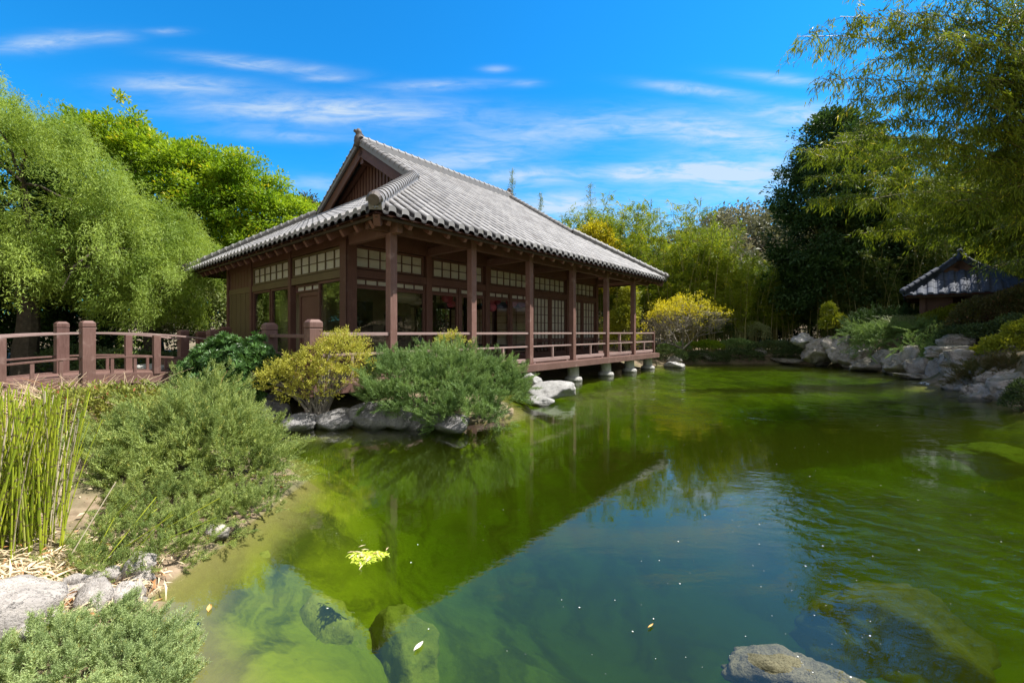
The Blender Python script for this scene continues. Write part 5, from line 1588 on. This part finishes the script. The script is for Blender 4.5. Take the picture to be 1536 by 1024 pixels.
# the domed yellow tree on the far shore
def domed_tree():
    r = np.random.default_rng(91)
    Yd = 22.2; x0 = spot(1022, Yd)
    z0 = gz(x0, Yd)
    root = empty('domed_tree', (x0, Yd, z0), 0, 'dome shaped tree of bare grey twigs topped with bright yellow leaves', 'tree')
    lines = [[], [], [], [], []]
    tips = []
    def grow(p, d, L_, rad, lvl):
        n = 5
        P = [p]
        for i in range(n - 1):
            d = unit(d + r.normal(0, .16, 3) + np.array((0, 0, .03)))
            P.append(P[-1] + d * L_ / (n - 1))
        P = np.array(P)
        lines[lvl].append((P, np.linspace(rad, rad * .62, n)))
        if lvl == 4:
            tips.append((P[-1], d)); return
        for k in range((4, 4, 4, 4)[lvl]):
            a = r.uniform(0, 2 * math.pi)
            s = unit(np.cross(d, r.normal(0, 1, 3)))
            nd = unit(d * .75 + s * (.75, .8, .75, .8)[lvl] + np.array((0, 0, .04 if lvl < 2 else .10)))
            nd[2] = max(nd[2], .08)
            q = P[int(r.integers(2, n))] if k else P[-1]
            grow(q, unit(nd), L_ * r.uniform(.6, .85), rad * .55, lvl + 1)
    for a in np.arange(5) * 1.256:
        grow(np.array((0, 0, .55)), unit(np.array((math.cos(a) * .8, math.sin(a) * .8, .85))), 1.15, .06, 0)
    tb = MB(); tb.tube([(0, 0, -.3), (.02, 0, .2), (0, 0, .65)], [.13, .10, .09], 9, False)
    tb.build('trunk', BARK_GREY, root)
    Vs, Qs, off = [], [], 0
    for l in lines:
        P = np.stack([q[0] for q in l]); Rr = np.stack([q[1] for q in l])
        P[..., 2] = .55 + (P[..., 2] - .55) * .95
        v, q = tubes(P, np.maximum(Rr, .007), 5 if len(l) < 60 else 3)
        Vs.append(v); Qs.append(q + off); off += len(v)
    mesh_np('branch', np.concatenate(Vs), np.concatenate(Qs), BARK_GREY, root)
    tp = np.array([q[0] for q in tips])
    rel = tp[:, 2] / tp[:, 2].max()
    keep = r.random(len(tp)) < np.clip((rel - .62) * 3.6, .05, 1)
    tp = tp[keep]; per = 15
    C = np.repeat(tp, per, 0) + r.normal(0, .10, (len(tp) * per, 3))
    D = r.normal(0, .7, C.shape) + np.array((0, 0, .5))
    V, Fq = scatter(LEAF[0], LEAF[1], C, D, r.normal(0, .5, C.shape) + np.array((0, 0, 1.0)), .11 * r.uniform(.6, 1.3, len(C)))
    mesh_np('crown', V, Fq, L_YELLOW, root, rnd=r.random(len(C)))
    return root


domed_tree()
tree('golden_tree', 'bright yellow tree above the pavilion roof slope', (spot(893, 27), 27, .3), [(0, 0, 7.2, 1.0, .9, .9), (.7, 0, 6.2, 1.0, .9, 1.0), (-.4, 0, 5.8, 1.0, .9, 1.0), (.2, 0, 4.4, 1.2, .9, 1.0)], L_YELLOW, 14000, .17, 3.4, .12, 92, None, LEAF, .4, 80)
tree('golden_shrub', 'yellow green tree seen through the far end of the porch', (spot(936, 24.5), 24.5, .3), [(0, 0, 1.6, .9, .8, 1.4), (.2, 0, 3.0, .55, .5, 1.0), (-.6, 0, 1.0, .7, .6, .9)], L_GINKGO, 11000, .13, .8, .08, 93, None, LEAF, .35, 80)
def sapling(px, py, Y, H, label, seed, w=.5):
    x = spot(px, Y); z = at(px, py, Y)[2] - H
    r_ = np.random.default_rng(seed)
    root = empty('thin_sapling', (x, Y, z), 0, label, 'tree', 'thin saplings above the roof line')
    mb = MB(); mb.tube([(0, 0, 0), (.05, 0, H * .5), (0, 0, H)], [.06, .04, .008], 6, False); mb.build('trunk', BARK, root)
    s = r_.uniform(.45, 1, 130); a = r_.uniform(0, 6.28, 130); tl = w * (1.15 - s) * 1.8 * r_.uniform(.5, 1.2, 130)
    node = np.stack([0 * s, 0 * s, s * H], 1); tip = node + np.stack([np.cos(a) * tl, np.sin(a) * tl, tl * .5], 1)
    kk = np.repeat(np.arange(130), 9); f = r_.uniform(.1, 1, len(kk))
    C = node[kk] + (tip - node)[kk] * f[:, None] + r_.normal(0, .04, (len(kk), 3))
    V, Fq = scatter(BLADE[0], BLADE[1], C, (tip - node)[kk] + r_.normal(0, .3, C.shape), r_.normal(0, 1, C.shape), .16)
    mesh_np('foliage', V, Fq, L_BAMBOO, root, rnd=r_.random(len(C)))


sapling(768, 255, 30, 9.5, 'thin feathery sapling just behind the far ridge ornament', 1, .5)
sapling(811, 290, 29, 8.6, 'thin dark sapling right of the far ridge ornament', 2, .35)
sapling(886, 275, 31, 10, 'tallest thin sapling rising beside the yellow tree', 3, .9)
sapling(972, 318, 32, 9, 'pale thin sapling above the bamboo tops', 4, .7)

# far shore: low mounds and sprigs
G_FS = 'clipped mounds and ground cover along the far shore'
for k, (px, py, Y, wpx, hpx, m, lab) in enumerate([
    (998, 533, 21.6, 36, 12, L_COVER, 'dark ground cover at the foot of the deck end'),
    (1012, 521, 22.8, 24, 8, L_JUNIPER_D, 'small rounded green mound left of the domed tree trunk'),
    (1060, 519, 23.0, 26, 9, L_GREEN, 'bright green clipped mound right of the domed tree trunk'),
    (1052, 537, 21.9, 42, 11, L_COVER, 'long dark cover below the squat grey rock'),
    (1104, 519, 22.9, 32, 12, L_JUNIPER_D, 'wide rounded mound in the middle of the far shore'),
    (1105, 535, 22.0, 42, 12, L_COVER, 'dark cover hanging over the water in the middle of the far shore'),
    (1160, 525, 22.2, 40, 16, L_COVER, 'thick dark cover beside the balanced boulder'),
    (1188, 533, 21.9, 24, 14, L_COVER, 'dark cover tumbling down left of the rock wall'),
    (1130, 500, 24.4, 26, 18, L_PALE, 'greyish twiggy bush in the shade of the bamboo'),
    (1085, 500, 25.0, 22, 20, L_DEEP, 'dark bush behind the middle mound')]):
    c = at(px, py, Y); a = wpx * Y / F_PX; h = hpx * Y / F_PX
    shrub('mound_shrub', lab, 'shrub', [(c[0], c[1], c[2], a * .62, .7, h), (c[0] - a * .5, c[1] + .1, c[2] - h * .15, a * .5, .6, h * .8), (c[0] + a * .5, c[1] + .1, c[2] - h * .1, a * .5, .6, h * .85)], m, LEAF, 2600 + int(wpx * 40), .085, G_FS, 100 + k, jit=.6, zmin=.02, stems=0, lo=.6)

# right bank planting
G_RB = 'shrubs on the right bank'
for k, (spec, m, proto, n, size, lab, nm, kw) in enumerate([
    ([at(1300, 505, 18.6).tolist() + [1.0, .8, .42], at(1340, 507, 17.6).tolist() + [1.0, .8, .48], at(1385, 503, 16.6).tolist() + [.9, .8, .42], at(1310, 524, 17.9).tolist() + [.7, .5, .34], at(1370, 522, 16.2).tolist() + [.6, .5, .38], at(1405, 520, 15.6).tolist() + [.4, .45, .45]], L_JUNIPER_D, SP_J, 7000, .17, 'long juniper hanging over the shore wall rocks', 'hanging_juniper', dict(jit=.35, lift=-.05, plume=.5)),
    ([at(1250, 487, 20.6).tolist() + [.62, .5, .55], at(1243, 468, 20.6).tolist() + [.3, .3, .5], at(1268, 490, 20.4).tolist() + [.4, .4, .4]], L_GINKGO, LEAF, 2600, .12, 'upright yellow green sapling bush behind the rock wall', 'sapling_bush', dict(jit=.7)),
    ([at(1310, 484, 19.6).tolist() + [1.1, .7, .35], at(1345, 480, 19.2).tolist() + [.8, .6, .30], at(1290, 494, 19.5).tolist() + [.7, .6, .3]], L_DEEP, SP_J, 2800, .2, 'flat dark conifer layered behind the hanging juniper', 'flat_conifer', dict(plume=.5)),
    ([at(1420, 478, 16.6).tolist() + [.55, .5, .4], at(1395, 482, 16.8).tolist() + [.4, .4, .35], at(1440, 472, 16.4).tolist() + [.5, .5, .4]], L_GINKGO, LEAF, 4000, .10, 'yellow green bush under the small pavilion eave', 'bank_bush', dict(jit=.7)),
    ([at(1475, 470, 15.0).tolist() + [.9, .7, .55], at(1520, 462, 14.5).tolist() + [.9, .7, .6], at(1450, 482, 15.2).tolist() + [.6, .5, .4], at(1550, 455, 14.2).tolist() + [.9, .7, .7]], L_RUSSET, LEAF, 9500, .10, 'dark brownish shrub in front of the small pavilion wall', 'bank_bush', dict(jit=.7)),
    ([at(1490, 500, 14.2).tolist() + [.9, .7, .38], at(1445, 503, 14.8).tolist() + [.7, .6, .32], at(1530, 492, 13.6).tolist() + [.8, .7, .42], at(1415, 500, 16).tolist() + [.6, .6, .4]], L_COVER, LEAF, 9500, .09, 'deep green ground cover above the slanting slab', 'bank_cover', dict(jit=.8)),
    ([at(1515, 523, 11.6).tolist() + [.65, .55, .42], at(1545, 505, 11.4).tolist() + [.6, .5, .5], at(1485, 530, 12.2).tolist() + [.45, .4, .25]], L_GINKGO, LEAF, 6500, .085, 'yellowish green bush at the right edge behind the pointed rock', 'bank_bush', dict(jit=.8)),
    ([at(1475, 562, 11.0).tolist() + [.58, .45, .32], at(1510, 555, 10.7).tolist() + [.55, .45, .33], at(1450, 572, 11.1).tolist() + [.32, .3, .22], at(1535, 560, 10.4).tolist() + [.4, .4, .3]], L_RUSSET, SP_J, 5200, .095, 'low reddish juniper spilling over the right edge rocks', 'low_juniper', dict(plume=.28)),
    ([at(1530, 605, 8.9).tolist() + [.32, .3, .24], at(1545, 590, 8.8).tolist() + [.35, .35, .3]], L_COVER, LEAF, 3000, .06, 'small dark plant at the right edge touching the water', 'waterside_plant', dict(jit=.8)),
    ([at(1398, 548, 15.1).tolist() + [.35, .35, .55], at(1388, 535, 15.6).tolist() + [.35, .35, .4]], L_JUNIPER_D, SP_J, 1700, .15, 'juniper curtain beside the little cascade', 'hanging_juniper', dict(jit=.35, lift=-.3)),
    ]):
    shrub(nm, lab, 'shrub', spec, m, proto, n, size, G_RB, 130 + k, zmin=.02, stems=4, lo=.5, **kw)
grass('tussock_grass', 'grey green grass tussock between the hanging juniper and the yellow green bush', 'grass tuft', tuple(at(1372, 492, 17.4)), 700, .62, .42, L_PALE, 151, .009, .9)

# the wooded hill far off
def far_wood():
    r = np.random.default_rng(161)
    n = 260
    x = r.uniform(22, 105, n); y = r.uniform(66, 120, n)
    z = land_h(x, y)
    hgt = r.uniform(4.5, 8.5, n)
    per = 230
    kk = np.repeat(np.arange(n), per)
    d = sphere_dirs(len(kk), r)
    rad = r.uniform(.7, 1.05, len(kk)) * (1 + .5 * (fbm(d * 2.4 + kk[:, None] * 1.3, 9, 2) - .5))
    C = np.stack([x, y, z + hgt * .6], 1)[kk] + d * rad[:, None] * np.stack([hgt * .45, hgt * .45, hgt * .5], 1)[kk]
    V, Fq = scatter(LEAF[0], LEAF[1], C, r.normal(0, 1, C.shape), d + r.normal(0, .4, C.shape), 1.0 * r.uniform(.6, 1.4, len(C)))
    o = mesh_np('far_wood', V, Fq, L_FAR, None, rnd=np.clip(r.random(n)[kk] * .7 + .3 * r.random(len(kk)), 0, 1))
    tag(o, 'brownish wood covering the distant hill beyond the bamboo', 'wood', kind='stuff')


far_wood()

# ------------------------------------------------------------------ small things on the water
def specks():
    r = np.random.default_rng(171)
    n = 230
    py = 500 + 40 + r.random(n) ** 1.3 * 480; px = np.where(r.random(n) < .5, r.normal(1180, 130, n), r.uniform(450, 1530, n))
    Y = EYE * F_PX / (py - HY); X = (px - CX) / F_PX * Y
    ok = pond_sd(X, Y) < -.4
    X, Y = X[ok], Y[ok]; n = len(X)
    D = np.stack([r.normal(0, 1, n), r.normal(0, 1, n), np.zeros(n)], 1)
    V, Fq = scatter(*leaf(.7, .0), np.stack([X, Y, np.full(n, .004)], 1), D, np.tile([0, 0, 1.0], (n, 1)), (.003 + .009 * r.random(n) ** 3) * (1 + .08 * Y))
    o = mesh_np('floating_specks', V, Fq, plain_mat('fluff', (.7, .7, .66)), None)
    tag(o, 'white specks of fluff scattered on the pond', 'specks', kind='stuff')


specks()


def float_leaf(px, py, ln, rz, m, label, wd=.35):
    c = ground_at(px, py, .005)
    v, f = leaf(wd, .12, .5)
    # a curled leaf with thickness
    X = np.linspace(-1, 1, 5); Yv = np.linspace(0, 1, 7)
    V = []
    for zoff in (0, -.02):
        for yy in Yv:
            w_ = wd / 2 * math.sin(math.pi * min(max(yy, .03), .97)) ** .8
            for xx in X: V.append((xx * w_, yy - .5, .10 * xx * xx + .08 * (yy - .5) ** 2 + zoff + .02))
    V = np.array(V) * ln
    Q = []
    for L_ in (0, 1):
        for i in range(6):
            for j in range(4):
                a = L_ * 35 + i * 5 + j
                q = (a, a + 1, a + 6, a + 5)
                Q.append(q if L_ == 0 else q[::-1])
    o = mesh_np('floating_leaf', V, np.array(Q), m, None, smooth=True)
    o.location = c; o.rotation_euler = (0, 0, rz)
    return tag(o, label, 'leaf', 'leaves floating on the pond')


LEAF_TAN = plain_mat('tan_leaf', (.62, .42, .16), (.5, .28, .08), .6)
LEAF_WHITE = plain_mat('bleached_leaf', (.72, .70, .6), (.6, .55, .42), .6)
float_leaf(314, 913, .075, .5, LEAF_TAN, 'orange tan leaf floating near the left bank')
float_leaf(628, 970, .07, -.5, LEAF_WHITE, 'bleached white leaf floating below the roof reflection')
float_leaf(976, 939, .05, -.9, LEAF_TAN, 'thin brown leaf floating in the middle of the pond', .2)
float_leaf(231, 903, .08, -.9, LEAF_TAN, 'rusty leaf lying at the water edge by the stones', .25)


def algae_raft():
    r = np.random.default_rng(181)
    c = ground_at(550, 836, 0)
    root = empty('algae_raft', c, 0, 'floating clot of yellow green algae with straw bits below the roof reflection', 'algae')
    n = 500
    a = r.uniform(0, 6.28, n); q = np.sqrt(r.random(n)) * (1 + .25 * np.sin(3 * a))
    C = np.stack([np.cos(a) * q * .125, np.sin(a) * q * .085, .004 + .014 * (1 - q) * r.random(n)], 1)
    V, Fq = scatter(*leaf(.5, .1), C, np.stack([r.normal(0, 1, n), r.normal(0, 1, n), r.normal(0, .2, n)], 1), np.tile([0, 0, 1.0], (n, 1)), .03 * r.uniform(.5, 1.2, n))
    mesh_np('mat', V, Fq, leaf_mat('algae_clot', (.22, .30, .02), (.46, .50, .06), .1, patch=20), root, rnd=r.random(n))
    n = 22
    C = np.stack([r.normal(0, .07, n), r.normal(0, .05, n), np.full(n, .02)], 1)
    V, Fq = scatter(*leaf(.16, .05), C, np.stack([r.normal(0, 1, n), r.normal(0, 1, n), np.zeros(n)], 1), np.tile([0, 0, 1.0], (n, 1)), .06)
    mesh_np('straw', V, Fq, L_STRAW, root, rnd=r.random(n))


algae_raft()


def cascade():
    r = np.random.default_rng(191)
    c = at(1412, 574, 13.4); c[2] = 0
    g = np.linspace(-1, 1, 26); h = np.linspace(-1, 1, 16)
    A, Bq = np.meshgrid(g, h)
    P = np.stack([A * 5, Bq * 5, A * 0], -1)
    q = np.clip(1 - np.sqrt(A ** 2 + Bq ** 2), 0, 1)
    Z = .015 + .09 * q * fbm(P, 4, 4) - .03 * (q < .08)
    V = np.stack([A * .62, Bq * .42, Z], -1).reshape(-1, 3)
    i = np.arange(26 * 16).reshape(16, 26)
    Q = np.stack([i[:-1, :-1], i[:-1, 1:], i[1:, 1:], i[1:, :-1]], -1).reshape(-1, 4)
    m, t = mat('white_water')
    n_ = t.noise(objvec(t), 9, 6, .7, .8)
    p_ = principled(t, (.75, .8, .85), .35)
    tr_ = t.n('ShaderNodeBsdfTransparent')
    mx_ = t.n('ShaderNodeMixShader'); t.put(mx_.inputs[0], t.ramp(n_, .46, .62))
    t.t.links.new(tr_.outputs[0], mx_.inputs[1]); t.t.links.new(p_, mx_.inputs[2]); t.t.links.new(mx_.outputs[0], t.out.inputs[0])
    o = mesh_np('white_water', V, Q, m, None, smooth=True)
    o.location = c
    tag(o, 'foaming white water of a little cascade between the right shore rocks', 'cascade', kind='stuff')


cascade()
